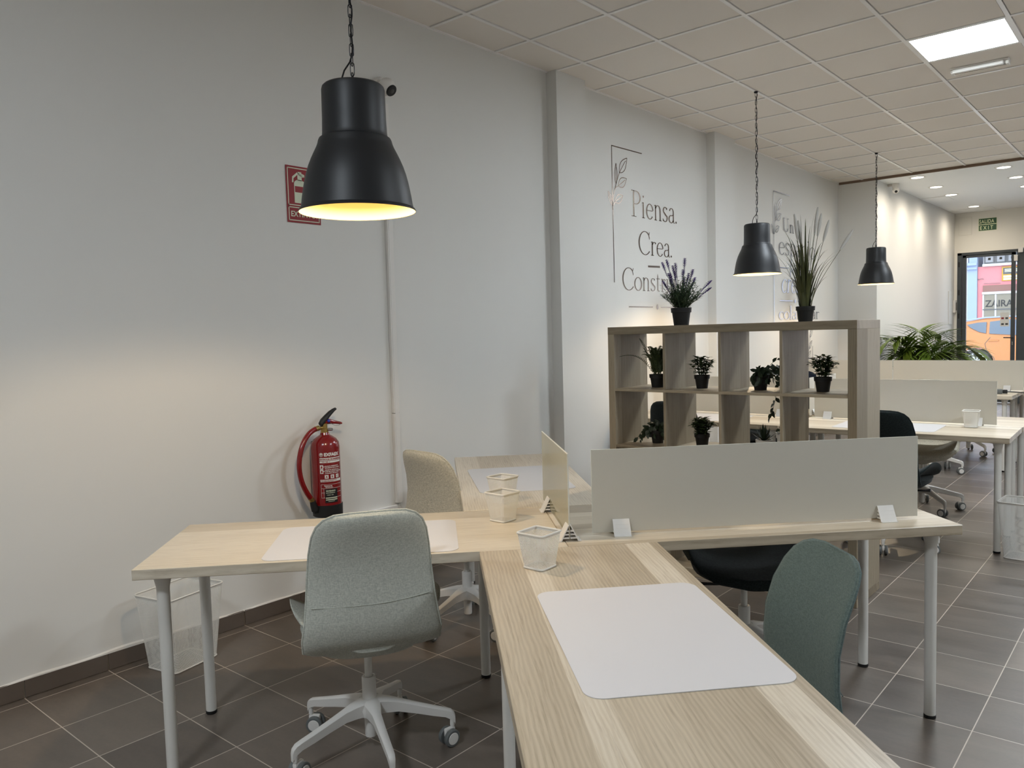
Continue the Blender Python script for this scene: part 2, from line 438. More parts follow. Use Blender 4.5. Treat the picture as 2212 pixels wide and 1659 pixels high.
# tiled ceiling: lay-in tiles, white T grid, dark reveals
GX = [0.3204+0.6005*k for k in range(-1, 11)]; GY = [3.5178+0.6*j for j in range(-12, 13)]+[11.12]
LEDS = [(3, 16), (7, 12), (4, 22), (3, 4)]      # (column, row) light cells: one real panel, then unseen panels added for fill
tb = MB()
for i in range(len(GX)-1):
    for j in range(len(GY)-1):
        if (i-1, j) in LEDS: continue
        x0, x1 = max(GX[i], 0.0)+.0165, min(GX[i+1], 6.6)-.0165
        y0, y1 = max(GY[j], -3.6)+.0165, GY[j+1]-.0165
        if x1-x0 > .03 and y1-y0 > .03: tb.box((x0, y0, HC+.006), (x1, y1, HC+.02))
tb.box((0, -3.6, HC+.05), (6.6, 11.12, HC+.12), mat=1)
structure(tb.build('ceiling', [M['tile'], M['gap']], smooth=None))
gb = MB()
for x in GX[1:]: gb.box((x-.012, -3.6, HC), (x+.012, 11.12, HC+.03))
for y in GY[:-1]: gb.box((0, y-.0115, HC+.0005), (6.6, y+.0115, HC+.03))
gb.box((0, -3.6, HC-.001), (.02, 11.12, HC+.03))
structure(gb.build('trim_1', M['rail'], smooth=None))
structure(MB().box((.50, 11.14, HF), (6.6, 15.75, HF+.25)).build('ceiling.001', M['plaster'], smooth=None))
structure(MB().box((.02, 11.105, HF), (6.6, 11.14, HC+.12)).build('trim_2', M['brownstrip'], smooth=None))
# tile skirting with grout joints and a rough caulk line
sb = MB(); y = 1.0735-0.3331*13
while y < 4.69:
    sb.box((0, max(y+.0018, -3.6), 0.003), (.011, min(y+.3313, 4.695), .078), .0012, 1); y += .3331
y = 5.07
sb.box((0, 5.06, 0.003), (.011, 7.25, .078)); sb.box((0, 7.7, .003), (.011, 11.1, .078))
sb.box((.093, 4.697, .003), (.104, 5.06, .078))
sb.box((0, -3.6, 0), (.006, 4.697, .0775), mat=1)
N = 260; prev = None
for i in range(N+1):
    yy = -3.6+8.297*i/N; h = .0855+.004*math.sin(yy*5.1)+.003*math.sin(yy*17.3+1); lo = .0765-.006*max(0, math.sin(yy*2.3+.7))**3
    cur = [sb.bm.verts.new((a, yy, b)) for a, b in ((.001, h), (.0125, h-.0045), (.0128, lo))]
    if prev:
        for k in (0, 1):
            f = sb.bm.faces.new([prev[k], prev[k+1], cur[k+1], cur[k]]); f.material_index = 2
    prev = cur
structure(sb.build('baseboard_left', [M['basetile'], M['grout'], M['caulk']], smooth=None))
# glazed door
d = structure(thing('door_1', 'dark grey framed glass street door', 'door', (0, 15.80, 0))); del d['category']; del d['label']
fb = MB(); fb.box((.545, -.05, 0), (.615, .06, 2.62), .004, 1); fb.box((.545, -.05, 2.575), (1.50, .06, 2.62), .004, 1); fb.box((1.44, -.05, 0), (1.75, .06, 2.62), .004, 1)
fb.box((.50, -.055, 2.62), (1.75, -.03, 2.645), mat=1)
for z in (2.42, 1.93, 1.52, 1.0): fb.box((.56, -.056, z-.045), (.585, -.049, z+.045), mat=2)
fb.build('frame', [M['anth'], M['wallfront'], M['black']], d)
lb = MB(); lb.box((.622, -.035, .02), (.682, .03, 2.572), .004, 1); lb.box((1.355, -.035, .02), (1.415, .03, 2.572), .004, 1)
lb.box((.622, -.035, 2.53), (1.415, .03, 2.572), .004, 1); lb.box((.622, -.035, .02), (1.415, .03, .14), .004, 1)
leaf = lb.build('leaf', M['anth'], d)
MB().box((.682, -.008, .14), (1.355, .0, 2.53)).build('pane', M['glass'], leaf, smooth=None)
hb = MB(); hb.lathe([(.011, 0), (.011, .045)], 12, (1.385, -.035, 1.125), (0, -1, 0)); hb.tube([(1.385, -.078, 1.125), (1.33, -.08, 1.128), (1.26, -.075, 1.13)], .009, 8)
hb.build('handle', M['black'], leaf)
lk = MB(); lk.box((1.377, -.04, 1.00), (1.393, -.034, 1.06), .002, 1); lk.build('lock', M['chrome'], leaf)
ns = MB(); ns.box((1.20, -.0105, 1.32), (1.33, -.009, 1.56))
for i in range(2):
    for j in range(2): ns.box((1.215+.06*i, -.0115, 1.345+.1*j), (1.255+.06*i, -.0105, 1.375+.1*j), mat=1+((i+j) % 2)*(1 if j else 0))
ns.build('notice', [M['potwhite'], M['casterdark'], M['signred']], leaf, smooth=None)
structure(d)
w = MB(); w.box((1.75, -.04, 0), (6.3, .04, .10)); w.box((1.75, -.04, 2.52), (6.3, .04, 2.62))
for x in (1.75, 3.25, 4.77, 6.24): w.box((x, -.04, .1), (x+.06, .04, 2.52))
win = structure(w.build('window_1', M['anth'], loc=(0, 15.80, 0)))
MB().box((1.8, -.006, .1), (6.25, .0, 2.52)).build('pane', M['glass'], win, smooth=None)
# street outside
M['asphalt'] = plain('asphalt', (214, 212, 208), 0.9, noise=0.15, nscale=40)
structure(MB().box((-14, 16.0, -.15), (16, 27.9, .04)).build('street', M['asphalt'], smooth=None))

# ================================================================== lights of the room, plus added fill panels
def led(i, j, label):
    x0, x1 = GX[i+1]+.012, GX[i+2]-.012; y0, y1 = GY[j]+.012, GY[j+1]-.012; cx, cy = (x0+x1)/2, (y0+y1)/2
    t = thing('ceiling_light', label, 'light', (cx, cy, HC), 0, 'square light panels in the tiled ceiling'); a, b = (x1-x0)/2, (y1-y0)/2
    fr = MB()
    for lo, hi in (((-a, -b, 0), (a, -b+.012, .02)), ((-a, b-.012, 0), (a, b, .02)), ((-a, -b+.012, 0), (-a+.012, b-.012, .02)), ((a-.012, -b+.012, 0), (a, b-.012, .02))): fr.box(lo, hi)
    fr.build('frame', M['rail'], t, smooth=None)
    mb = MB(); mb.box((-a+.012, -b+.012, .006), (a-.012, b-.012, .018)); mb.build('diffuser', M['led'], t, smooth=None)
for k, (i, j) in enumerate(LEDS):
    led(i, j, ['bright square light panel in the tiled ceiling above the far desks', 'added fill light panel in the tiled ceiling to the right of the near desks', 'added fill light panel in the tiled ceiling on the right, nearest to the street', 'added fill light panel in the tiled ceiling behind the camera near the left wall'][k])
# open tube fixture beside the panel
t = thing('emergency_light', 'small emergency tube fitting on the ceiling beside the light panel', 'light', (2.405, 6.865, HC+.006), R(2))
mb = MB(); mb.box((-.19, -.05, -.012), (.19, .05, 0), .004); mb.build('base', M['whiteplastic'], t)
mb = MB(); mb.box((-.175, -.048, -.040), (.155, -.012, -.012), .005); mb.box((-.19, -.03, -.038), (-.165, .045, -.01), .006); mb.box((.165, -.03, -.038), (.19, .045, -.01), .006); mb.build('gear_cover', M['whitemetal'], t)
mb = MB(); mb.tube([(-.165, .022, -.028), (.165, .022, -.028)], .008, 10); mb.build('tube', M['chrome'], t)
# downlights in the plaster ceiling
names = {(0, 0): 'nearest to the brown ceiling strip in the left row', (0, 1): 'second from the brown strip in the left row', (0, 2): 'third from the brown strip in the left row',
         (0, 3): 'nearest to the exit sign', (1, 0): 'nearest to the brown ceiling strip in the right row', (1, 1): 'second from the brown strip in the right row', (1, 2): 'third from the brown strip, cut by the photo edge'}
proto = None
for (c, r), txt in names.items():
    x = (.93, 1.875)[c]; yy = (11.35, 12.36, 13.31, 14.97)[r] if c == 0 else (11.46, 12.39, 13.33)[r]
    lab = 'round glowing downlight ' + txt
    if proto is None:
        proto = thing('downlight', lab, 'light', (x, yy, HF), 0, 'recessed downlights of the front zone')
        MB().lathe([(.074, -.004), (.098, -.004), (.100, 0), (.074, .0)], 32, caps=False).build('trim_ring', M['whiteplastic'], proto)
        MB().lathe([(0, -.003), (.074, -.003), (.074, 0)], 32, caps=False).build('lens', M['spotglow'], proto)
    else: dup(proto, (x, yy, HF), None, lab)
    ld = bpy.data.lights.new('downlight_beam', 'SPOT'); ld.energy = SPOT_POWER; ld.color = SPOT_COLOR; ld.spot_size = R(179); ld.spot_blend = 1.0; ld.shadow_soft_size = 0.12
    lo = bpy.data.objects.new('downlight_beam', ld); COL.objects.link(lo); lo.location = (x, yy, HF-.02)
# ================================================================== desks, screens, mats
Q = Vector((2.0607, 2.0884, 0)); TH = R(46.057)
def W2(a, b, z=0.0): return Vector((Q.x+a*math.cos(TH)-b*math.sin(TH), Q.y+a*math.sin(TH)+b*math.cos(TH), z))
TT = 0.0345
def build_desk(L, D, label, loc, rz, group, rnd=.003):
    t = thing('desk', label, 'desk', loc, rz, group); a, b = L/2, D/2
    mb = MB(); mb.box((-a, -b, HD-TT), (a, b, HD), .0015, 1); mb.build('tabletop', M['oak'], t)
    for sx in (-1, 1):
        for sy in (-1, 1):
            x, y = sx*(a-.068), sy*(b-.075)
            l = MB(); l.lathe([(.0195, .012), (.0198, .4), (.0205, HD-TT-.05), (.028, HD-TT-.012), (.046, HD-TT-.002), (.046, HD-TT)], 24, (x, y, 0)); lg = l.build('leg', M['whitemetal'], t)
            f = MB(); f.lathe([(.0185, 0), (.0208, .003), (.0208, .013)], 24, (x, y, 0)); f.build('foot', M['black'], lg)
    return t
G1 = 'desks of the near cross-shaped cluster'; G2 = 'desks of the cluster behind the bookcase'; G3 = 'desks of the farthest cluster'
d0 = build_desk(1.4, .6, 'wooden desk on the left, with the light grey office chair in front', W2(-.712, .3), TH, G1)
dup(d0, W2(.690, .3), TH, 'wooden desk on the right carrying the long frosted screen')
dup(d0, W2(-.009, -.7045), TH+R(90), 'nearest wooden desk, running to the bottom edge of the photo')
dup(d0, W2(-.038, 1.306), TH+R(90), 'wooden desk at the back by the wall, in front of the beige chair')
# second cluster: two rows back to back behind the bookcase
Y2 = 5.485
d2 = [dup(d0, (2.112, Y2+.3, 0), R(1.5), 'wooden desk behind the bookcase with the single pen cup'),
      dup(d0, (.702, Y2+.31, 0), 0, 'wooden desk behind the bookcase nearest to the left wall'),
      dup(d0, (2.10, Y2+.92, 0), R(1.5), 'wooden desk back to back with the one holding the pen cup'),
      dup(d0, (.69, Y2+.92, 0), 0, 'wooden desk by the left wall, back to back with the one behind the bookcase')]
for o in d2: o['group'] = G2
Y3 = 8.555
d3 = build_desk(1.2, .6, 'far wooden desk with a black power strip on its corner', (1.80, Y3+.3, 0), 0, G3)
dup(d3, (.60, Y3+.3, 0), 0, 'far wooden desk by the left wall in front of the tan screens')
dup(d3, (1.80, Y3+.905, 0), 0, 'far wooden desk behind the tan screen, nearest the palm')
dup(d3, (.60, Y3+.905, 0), 0, 'farthest wooden desk by the left wall behind the tan screens')
dup(d3, (3.02, Y3+.75, 0), R(3), 'far wooden desk cut by the right edge of the photo')
def clamp_mb():
    mb = MB()     # A-shaped printed clamp with ribs, base .05 wide, holds a 4 mm pane
    hw, hh, dp = .030, .055, .028
    for s in (-1, 1):
        mb.prism([(-hw, s*.0025, .002), (-hw, s*.0035, hh), (-hw, s*(dp), .004), (-hw, s*(dp-.006), .0)], (2*hw, 0, 0)) if False else None
        mb.prism([(-hw, s*.0024, hh), (-hw, s*.0056, hh), (-hw, s*(dp+.006), .0), (-hw, s*(dp+.001), .0)], (2*hw, 0, 0))
        for z in (.010, .022, .034):
            mb.box((-hw+.002, min(s*.0025, s*(dp*(1-z/hh)+.004)), z), (hw-.002, max(s*.0025, s*(dp*(1-z/hh)+.004)), z+.004))
        mb.prism([(-hw, s*(dp+.001), 0), (-hw, s*(dp+.011), 0), (-hw, s*(dp+.011), .003), (-hw, s*(dp+.001), .003)], (2*hw, 0, 0))
    return mb
def screen(label, loc, rz, L, H, mat, clamps, group='table-top privacy screens', z0=.010):
    t = thing('desk_divider', label, 'screen', loc, rz, group)
    mb = MB(); mb.box((-L/2, -.002, z0), (L/2, .002, z0+H), .0006, 1); mb.build('pane', mat, t)
    e = MB()
    for lo, hi in (((-L/2-.0008, -.0022, z0+H-.0015), (L/2+.0008, .0022, z0+H+.0006)), ((-L/2-.001, -.0022, z0), (-L/2+.001, .0022, z0+H)), ((L/2-.001, -.0022, z0), (L/2+.001, .0022, z0+H))): e.box(lo, hi)
    e.build('edge', M['paneedge'], t, smooth=None)
    for x in clamps: clamp_mb().build('clamp', M['whiteplastic'], t, loc=(x, 0, 0), smooth=None)
    return t
screen('long frosted screen standing on the right-hand near desk', W2(.6955, .119, HD), TH, 1.20, .292, M['frost'], (-.5, .475))
screen('short clear yellowish screen standing across the desk seam', W2(.004, .385, HD), TH+R(90), .635, .290, M['frostclear'], (-.30, .145))
screen('long frosted screen behind the single pen cup on the far desk', (2.06, 6.085, HD), R(1.0), 1.20, .295, M['frost'], (-.5, .49))
screen('frosted screen behind the bookcase nearest to the left wall', (.74, 6.09, HD), 0, 1.20, .295, M['frost'], (-.45, .45))
screen('short frosted screen end-on between the desks behind the bookcase', (1.405, 6.42, HD), R(90), .60, .295, M['frost'], (-.22, .2))
screen('tan screen of the farthest desks, under the palm and the door', (1.812, 9.175, HD), 0, 1.20, .295, M['frost'], (-.46, .46))
screen('tan screen of the farthest desks, beside the left wall', (.605, 9.175, HD), 0, 1.20, .295, M['frost'], (-.46, .46))
def rrect(hx, hy, r, n=8):
    out = []
    for cx, cy, a0 in ((hx-r, hy-r, 0), (-hx+r, hy-r, 90), (-hx+r, -hy+r, 180), (hx-r, -hy+r, 270)):
        for i in range(n+1):
            a = R(a0+90*i/n); out.append((cx+r*math.cos(a), cy+r*math.sin(a)))
    return out
mb = MB(); mb.prism([(x, y, .0004) for x, y in rrect(.3225, .2225, .04)], (0, 0, .0016))
m0 = tag(mb.build('desk_mat', M['mat'], smooth=None, loc=W2(.05, -.765, HD), rot=(0, 0, TH+R(91.5))), 'large white desk mat on the nearest desk', 'desk mat', 'white desk mats')
def mat_at(p, rz, label):
    o = m0.copy(); COL.objects.link(o); o.location = p; o.rotation_euler = (0, 0, rz); o['label'] = label
mat_at(W2(-.698, .238, HD), TH, 'white desk mat behind the light grey chair on the left desk')
mat_at(W2(-.045, 1.262, HD), TH+R(93), 'white desk mat on the back desk by the wall')
mat_at((2.06, Y2+.32, HD), R(1.5), 'white desk mat on the desk with the single far pen cup')
mat_at((.69, Y2+.29, HD), 0, 'white desk mat on the desk behind the bookcase by the left wall')

# ================================================================== wire mesh cups and bins
def basket(name, label, cat, loc, rz, group, tx, ty, bx, by, h, r, mat, rim=.0034, band=True):
    t = thing(name, label, cat, loc, rz, group)
    mb = MB(); uv = mb.bm.loops.layers.uv.new('UVMap'); NS = 7; prev = None; n = 6
    rows = []
    for s in range(NS+1):
        f = s/NS; z = .004+(h-.006)*f
        pts = rrect(bx+(tx-bx)*f, by+(ty-by)*f, r, n); rows.append([(mb.bm.verts.new((x, y, z))) for x, y in pts])
    per = [0.0]; top = rrect(tx, ty, r, n)
    for i in range(len(top)):
        a, b = top[i], top[(i+1) % len(top)]; per.append(per[-1]+math.hypot(b[0]-a[0], b[1]-a[1]))
    for s in range(NS):
        for i in range(len(top)):
            j = (i+1) % len(top); f = mb.bm.faces.new([rows[s][i], rows[s][j], rows[s+1][j], rows[s+1][i]])
            for lp, (u, v) in zip(f.loops, ((per[i], s), (per[i+1], s), (per[i+1], s+1), (per[i], s+1))): lp[uv].uv = (u, v*h/NS)
    mb.build('mesh_side', mat, t, smooth=50, normals=False)
    mb = MB(); uv = mb.bm.loops.layers.uv.new('UVMap'); f = mb.poly([(x, y, .005) for x, y in rrect(bx, by, r, n)])
    for lp in f.loops: lp[uv].uv = (lp.vert.co.x, lp.vert.co.y)
    mb.build('mesh_bottom', mat, t, smooth=None)
    mb = MB(); P = [(x, y, h) for x, y in rrect(tx, ty, r, n)]
    q = rrect(tx, ty, r, n); q2 = rrect(tx-.001, ty-.001, r, n)
    mb.tube(P, rim, 8, closed=True)
    bnd = [mb.bm.verts.new((x, y, h)) for x, y in q]; bn2 = [mb.bm.verts.new((x, y, h-(.008 if h < .2 else .012))) for x, y in q2]
    for i in range(len(q)): mb.bm.faces.new([bnd[i], bnd[(i+1) % len(q)], bn2[(i+1) % len(q)], bn2[i]])
    mb.build('rim', M['whitemetal'], t)
    mb = MB(); mb.tube([(x, y, .004) for x, y in rrect(bx, by, r, n)], .0032, 6, closed=True)
    mb.build('base_ring', M['whitemetal'], t)
    return t
GC = 'white wire mesh pen cups'
c0 = basket('pen_cup', 'white wire mesh pen cup on the nearest desk', 'pen cup', W2(-.136, -.212, HD), TH+R(45), GC, .0495, .0495, .0365, .0365, .110, .009, M['wire'])
dup(c0, W2(-.194, .412, HD), TH+R(42), 'white wire mesh pen cup on the left desk, second from the front')
dup(c0, W2(-.165, .735, HD), TH+R(44), 'white wire mesh pen cup farthest back, half hidden by another cup')
dup(c0, (2.53, 5.985, HD), R(4), 'single pen cup in front of the frosted screen on the far desk')
basket('waste_bin', 'white wire mesh waste bin under the left desk beside the wall', 'waste bin', (.183, 1.66, 0), R(13), 'white wire mesh waste bins', .117, .150, .0925, .118, .337, .022, M['wirebin'], .0035)
basket('waste_bin', 'white wire mesh waste bin on the floor at the right edge of the photo', 'waste bin', (2.925, 5.565, 0), R(-4), 'white wire mesh waste bins', .155, .120, .122, .095, .345, .022, M['wirebin'], .0035)

# ================================================================== office chairs
def back_rings(off=0.0, grow=0.0):
    st = [(-.070, .415, .170, 0), (-.135, .425, .205, .0), (-.190, .450, .219, .0), (-.222, .492, .221, .01), (-.232, .550, .211, .02), (-.228, .620, .203, .03),
          (-.228, .690, .197, .035), (-.238, .760, .190, .035), (-.255, .815, .180, .033), (-.268, .850, .165, .03), (-.277, .874, .143, .025), (-.283, .889, .112, .02), (-.286, .897, .068, .012)]
    rings = []; N = 28
    for i, (y, z, w, cv) in enumerate(st):
        a = st[max(i-1, 0)]; b = st[min(i+1, len(st)-1)]
        tv = Vector((0, b[0]-a[0], b[1]-a[1])).normalized(); nv = Vector((0, tv.z, -tv.y))     # forward normal
        if nv.y < 0: nv = -nv
        if i < 2: nv = Vector((0, .35, .94))
        th = .034 if i < len(st)-2 else (.028 if i == len(st)-2 else .020)
        rg = []
        for k in range(N):
            an = 2*math.pi*k/N; cx = math.copysign(abs(math.cos(an))**.55, math.cos(an)); cn = math.copysign(abs(math.sin(an))**.8, math.sin(an))
            x = (w+grow)*cx; rg.append(Vector((x, y, z)) + nv*(off+(th/2+grow)*cn + cv*(x/w)**2))
        rings.append(rg)
    return rings, st
def edge_path(sgn_off=0.0):
    rings, st = back_rings()
    lf = [rg[0] for rg in rings]; rt = [rg[14] for rg in rings]
    return lf[1:] + list(reversed(rt[1:]))
def make_chair(label, fab, group='swivel office chairs'):
    t = thing('office_chair', label, 'chair', (0, 0, 0), 0, group)
    mb = MB(); rings, st = back_rings(); mb.loft(rings); bk = mb.build('backrest', fab, t, smooth=60)
    mb = MB(); mb.tube(edge_path(), .0042, 6); mb.build('piping', fab, bk)
    mb = MB(); mb.tube([(x, -.2459+.030*(x/.204)**2, .600+.012*max(0, x/.2)**2) for x in [-.19+.38*i/16 for i in range(17)]], .0013, 5); mb.build('seam', fab, bk)
    # seat pad with raised side wings
    mb = MB(); rg = []; NS = 15; N = 32
    for i in range(NS):
        f = i/(NS-1); y = -.205+.475*f
        w = .252*min(1, (1-(abs(f-.5)*2)**4.5)**.5+.001) if 0 < f < 1 else .07
        w = max(w, .075)
        top = .470 + .016*math.cos((f-.4)*3) - .035*max(0, f-.8)**1.0*4*max(0, f-.8)
        wing = .105*max(0, 1-((f-.33)/.62)**2)
        ring = []
        for k in range(N):
            an = 2*math.pi*k/N; cx = math.copysign(abs(math.cos(an))**.6, math.cos(an)); cn = math.copysign(abs(math.sin(an))**.85, math.sin(an))
            x = w*cx; u = abs(x)/.252
            ring.append(Vector((x, y, top-.024 + .022*cn + wing*u**2.6)))
        rg.append(ring)
    mb.loft(rg); mb.build('seat', fab, t, smooth=60)
    # underside bowl of the shell
    mb = MB(); rg = []
    for z, hx, hy, cy in ((.455, .222, .215, .02), (.425, .212, .205, .01), (.398, .175, .16, -.005), (.378, .10, .09, 0), (.362, .050, .046, 0), (.352, .034, .034, 0)):
        rg.append([Vector((math.copysign(abs(math.cos(2*math.pi*k/32))**.8, math.cos(2*math.pi*k/32))*hx, cy+math.copysign(abs(math.sin(2*math.pi*k/32))**.8, math.sin(2*math.pi*k/32))*hy, z)) for k in range(32)])
    mb.loft(list(reversed(rg))); mb.build('seat_shell', fab, t, smooth=60)
    mb = MB(); mb.tube([(.03, .02, .372), (.12, .03, .368), (.185, .035, .372), (.215, .036, .378)], [.006, .006, .007, .011], 8); mb.build('lever', M['casterdark'], t)
    mb = MB(); mb.lathe([(.0135, .25), (.0138, .36)], 24); mb.build('gas_column', M['whitemetal'], t)
    mb = MB(); mb.lathe([(.0, .052), (.0185, .052), (.0200, .06), (.0205, .17), (.0245, .172), (.0245, .262), (.0225, .266), (.015, .266)], 28, caps=False); mb.build('column_sleeve', M['whiteplastic'], t)
    hb = MB(); hb.lathe([(.026, .128), (.046, .135), (.052, .16), (.046, .183), (.028, .190)], 30); hb.build('hub', M['whiteplastic'], t)
    for k in range(5):
        a = R(72*k-11); ca, sa = math.cos(a), math.sin(a); Rm = Matrix.Rotation(a, 4, 'Z')
        lb = MB(); rg = []
        for x, zt, zb, hw in ((.03, .190, .132, .030), (.06, .186, .134, .024), (.10, .176, .132, .0155), (.16, .158, .120, .0135), (.22, .141, .106, .0125), (.262, .130, .098, .012), (.281, .124, .088, .0115), (.292, .114, .076, .010), (.296, .100, .070, .008)):
            rg.append([Vector((x, hw*yy, zt-(zt-zb)*(zz+1)/2)) for yy, zz in ((-.55, -1), (.55, -1), (1, -.72), (.86, .85), (.45, 1), (-.45, 1), (-.86, .85), (-1, -.72))])
        lb.loft(rg); lb.lathe([(.0085, .066), (.0085, .104)], 12, (.285, 0, 0)); lb.xform(Rm)
        lg = lb.build('leg', M['whiteplastic'], t, smooth=40)
        cb = MB(); ang = R(25+67*k)
        cb.lathe([(.007, .060), (.007, .072)], 10, (0, 0, 0), mat=0)
        cb.box((-.034, -.0085, .030), (.008, .0085, .063), .006, 2, mat=0)
        for s in (-1, 1):
            y0 = s*.009
            cb.lathe([(.012, 0), (.0285, 0), (.0305, .003), (.0305, .013), (.0275, .0165), (.021, .0170)], 24, (-.016, y0, .0305), (0, s, 0), mat=1)
            cb.lathe([(.021, .0168), (.0195, .0185), (0, .0190)], 24, (-.016, y0, .0305), (0, s, 0), mat=0, caps=False)
        cb.xform(Matrix.Translation((.285*ca, .285*sa, 0)) @ Matrix.Rotation(ang, 4, 'Z'))
        cb.build('caster', [M['whiteplastic'], M['castergrey']], lg, smooth=40)
    return t
def raise_seat(root, dz):
    for c in kids(root):
        if c.name.split('.')[0] not in ('leg', 'hub', 'column_sleeve'): c.location.z += dz
ch = make_chair('light grey fabric office chair seen from behind at the left desk', M['fabgrey'])
ch.location = W2(-.70, .155); ch.rotation_euler = (0, 0, TH+R(11))
c2 = dup(ch, W2(-.31, 1.30), TH-R(50), 'beige fabric office chair at the back desk by the wall'); setmat(c2, M['fabgrey'], M['fabbeige'])
c3 = dup(ch, W2(.245, -.66), TH+R(180-90), 'dark green fabric office chair on the right of the nearest desk'); setmat(c3, M['fabgrey'], M['fabgreen'])
c4 = dup(ch, W2(.835, .60), TH+R(172), 'black office chair tucked under the desk with the long frosted screen'); setmat(c4, M['fabgrey'], M['fabblack'])
c5 = dup(c4, (2.19, 5.42, 0), R(-3), 'black office chair right of the bookcase, in front of the far pen cup desk')
c6 = dup(c4, (.70, 5.44, 0), R(4), 'black office chair seen through the left column of the bookcase')
c7 = dup(c2, (2.09, 6.60, 0), R(182), 'shaded beige chair whose seat shows below the far pen cup desk')
c8 = dup(c4, (.74, 6.68, 0), R(176), 'black chair seat seen through the bookcase below the far left desk')
raise_seat(c3, .005)
for k in kids(c3):
    if k.name.startswith('backrest'): k.rotation_euler.x = R(7); k.location.y += .048
c9 = dup(ch, (.56, 8.40, 0), R(2), 'navy office chair in front of the tan screen by the left wall'); setmat(c9, M['fabgrey'], M['fabnavy']); raise_seat(c9, .065)
c10 = dup(c2, (1.76, 8.33, 0), R(8), 'light chair under the far desk with the power strip')
c11 = dup(c4, (1.84, 9.70, 0), R(180), 'farthest office chair, only its star base showing under the far desks')
# ================================================================== bookcase
SX0, SX1, SY0, SY1, SH = .90, 2.37, 4.085, 4.475, 1.460
bs = thing('bookcase', 'grey oak open cube bookcase holding potted plants', 'bookcase', (SX0, SY0, 0)); SW = SX1-SX0; SD = SY1-SY0
def bx(lo, hi, name, mat): return MB().box(lo, hi, .0012, 1).build(name, mat, bs)
bx((0, 0, SH-.045), (SW, SD, SH), 'top_panel', M['shelfh']); bx((0, 0, .0), (SW, SD, .045), 'bottom_panel', M['shelfh'])
bx((0, .0005, .045), (.045, SD-.0005, SH-.045), 'side_panel', M['shelf']); bx((SW-.045, .0005, .045), (SW, SD-.0005, SH-.045), 'side_panel', M['shelf'])
ROWS = [SH-.045-.3315*k-.0155*(k-1) for k in (1, 2, 3)]     # board tops
for z in ROWS: bx((.045, .002, z-.0155), (SW-.045, SD-.002, z), 'shelf_board', M['shelfh'])
cw = (SW-.09-3*.0155)/4
for k in range(3):
    x = .045+cw*(k+1)+.0155*k; lv = [SH-.045]+ROWS+[.045]
    for a, b in zip(lv, lv[1:]):
        hi = a if a == SH-.045 else a-.0155
        bx((x, .003, b), (x+.0155, SD-.003, hi), 'divider', M['shelf'])

# ================================================================== potted plants
def pot(t, r0, r1, h, mat, soil=True):
    mb = MB(); mb.lathe([(0, 0), (r0, 0), (r0+(r1-r0)*.72, h*.72), (r1*1.03, h*.73), (r1*1.06, h), (r1*.99, h), (r1*.95, h-.012)], 36, caps=False)
    if soil: mb.lathe([(r1*.96, h-.014), (0, h-.010)], 24, mat=1, caps=False)
    return mb.build('pot', [mat, M['soil']], t)
GP = 'potted plants on the bookcase'
rnd = random.Random(11)
def pl(name, label, x, y, z, rz=0.0): return thing(name, label, 'plant', (x, y, z), rz, GP)
def mint(label, x, y, z, seed, n=22, h=.118, spread=.072, small=False):
    rn = random.Random(seed); t = pl('potted_mint', label, x, y, z); pot(t, .032, .0435, .079, M['potblack'])
    sb, lb = MB(), MB()
    for i in range(n):
        a = rn.uniform(0, 6.283); r = spread*math.sqrt(rn.random()); hh = h*(1-.35*(r/spread)**2)*rn.uniform(.75, 1.05)
        b = Vector((r*.35*math.cos(a), r*.35*math.sin(a), .068)); e = Vector((r*math.cos(a), r*math.sin(a), .072+hh))
        mid = (b+e)/2 + Vector((0, 0, .012)); pts = [b.lerp(mid, k/3) for k in range(3)] + [mid.lerp(e, k/3) for k in range(4)]
        sb.tube(pts, .0013, 4)
        for q in range(7):
            p = pts[min(1+q, 6)]; base_a = a+q*1.57+rn.uniform(-.4, .4)
            for s in (0, math.pi):
                dv = Vector((math.cos(base_a+s), math.sin(base_a+s), rn.uniform(.3, 1.1)))
                lb.leaf(p, dv, (0, 0, 1), rn.uniform(.026, .042), rn.uniform(.016, .023), .5)
    sb.build('stems', M['green2'], t); lb.build('foliage', M['green1'], t, smooth=60, normals=False)
def ivy(label, x, y, z, seed, dirx, trail):
    rn = random.Random(seed); t = pl('trailing_ivy', label, x, y, z); pot(t, .033, .045, .080, M['potblack']); sb, lb = MB(), MB()
    def strand(P, step=.020):
        sb.tube(P, .0012, 4); acc = 0; s = 1
        for a, b in zip(P, P[1:]):
            d = (b-a); acc += d.length
            if acc > step:
                acc = 0; s = -s
                side = d.normalized().cross(Vector((rn.uniform(-1, 1), rn.uniform(-1, 1), .3)))
                lb.leaf(b, side*s*.8 + d.normalized()*.5 + Vector((0, -.2, -.25)), (rn.uniform(-.6, .6), -.8, .5), rn.uniform(.034, .050), rn.uniform(.020, .028), .3)
    for i in range(13):
        a = rn.uniform(0, 6.283); P = []
        r = rn.uniform(.03, .075); hh = rn.uniform(.02, .05)
        for k in range(10):
            f = k/9; P.append(Vector((math.cos(a)*r*f*1.1, math.sin(a)*r*f*1.1, .078+hh*math.sin(math.pi*f*.75)*1.3-.05*f*f*rn.uniform(.8, 1.2))))
        strand(P, .012)
    for tr in trail: strand([Vector(p) for p in tr], .017)
    sb.build('stems', M['green2'], t); lb.build('foliage', M['green2'], t, smooth=60, normals=False)
def bez(a, b, c, d, n=14):
    a, b, c, d = map(Vector, (a, b, c, d))
    return [a*(1-u)**3+b*3*u*(1-u)**2+c*3*u*u*(1-u)+d*u**3 for u in [k/(n-1) for k in range(n)]]
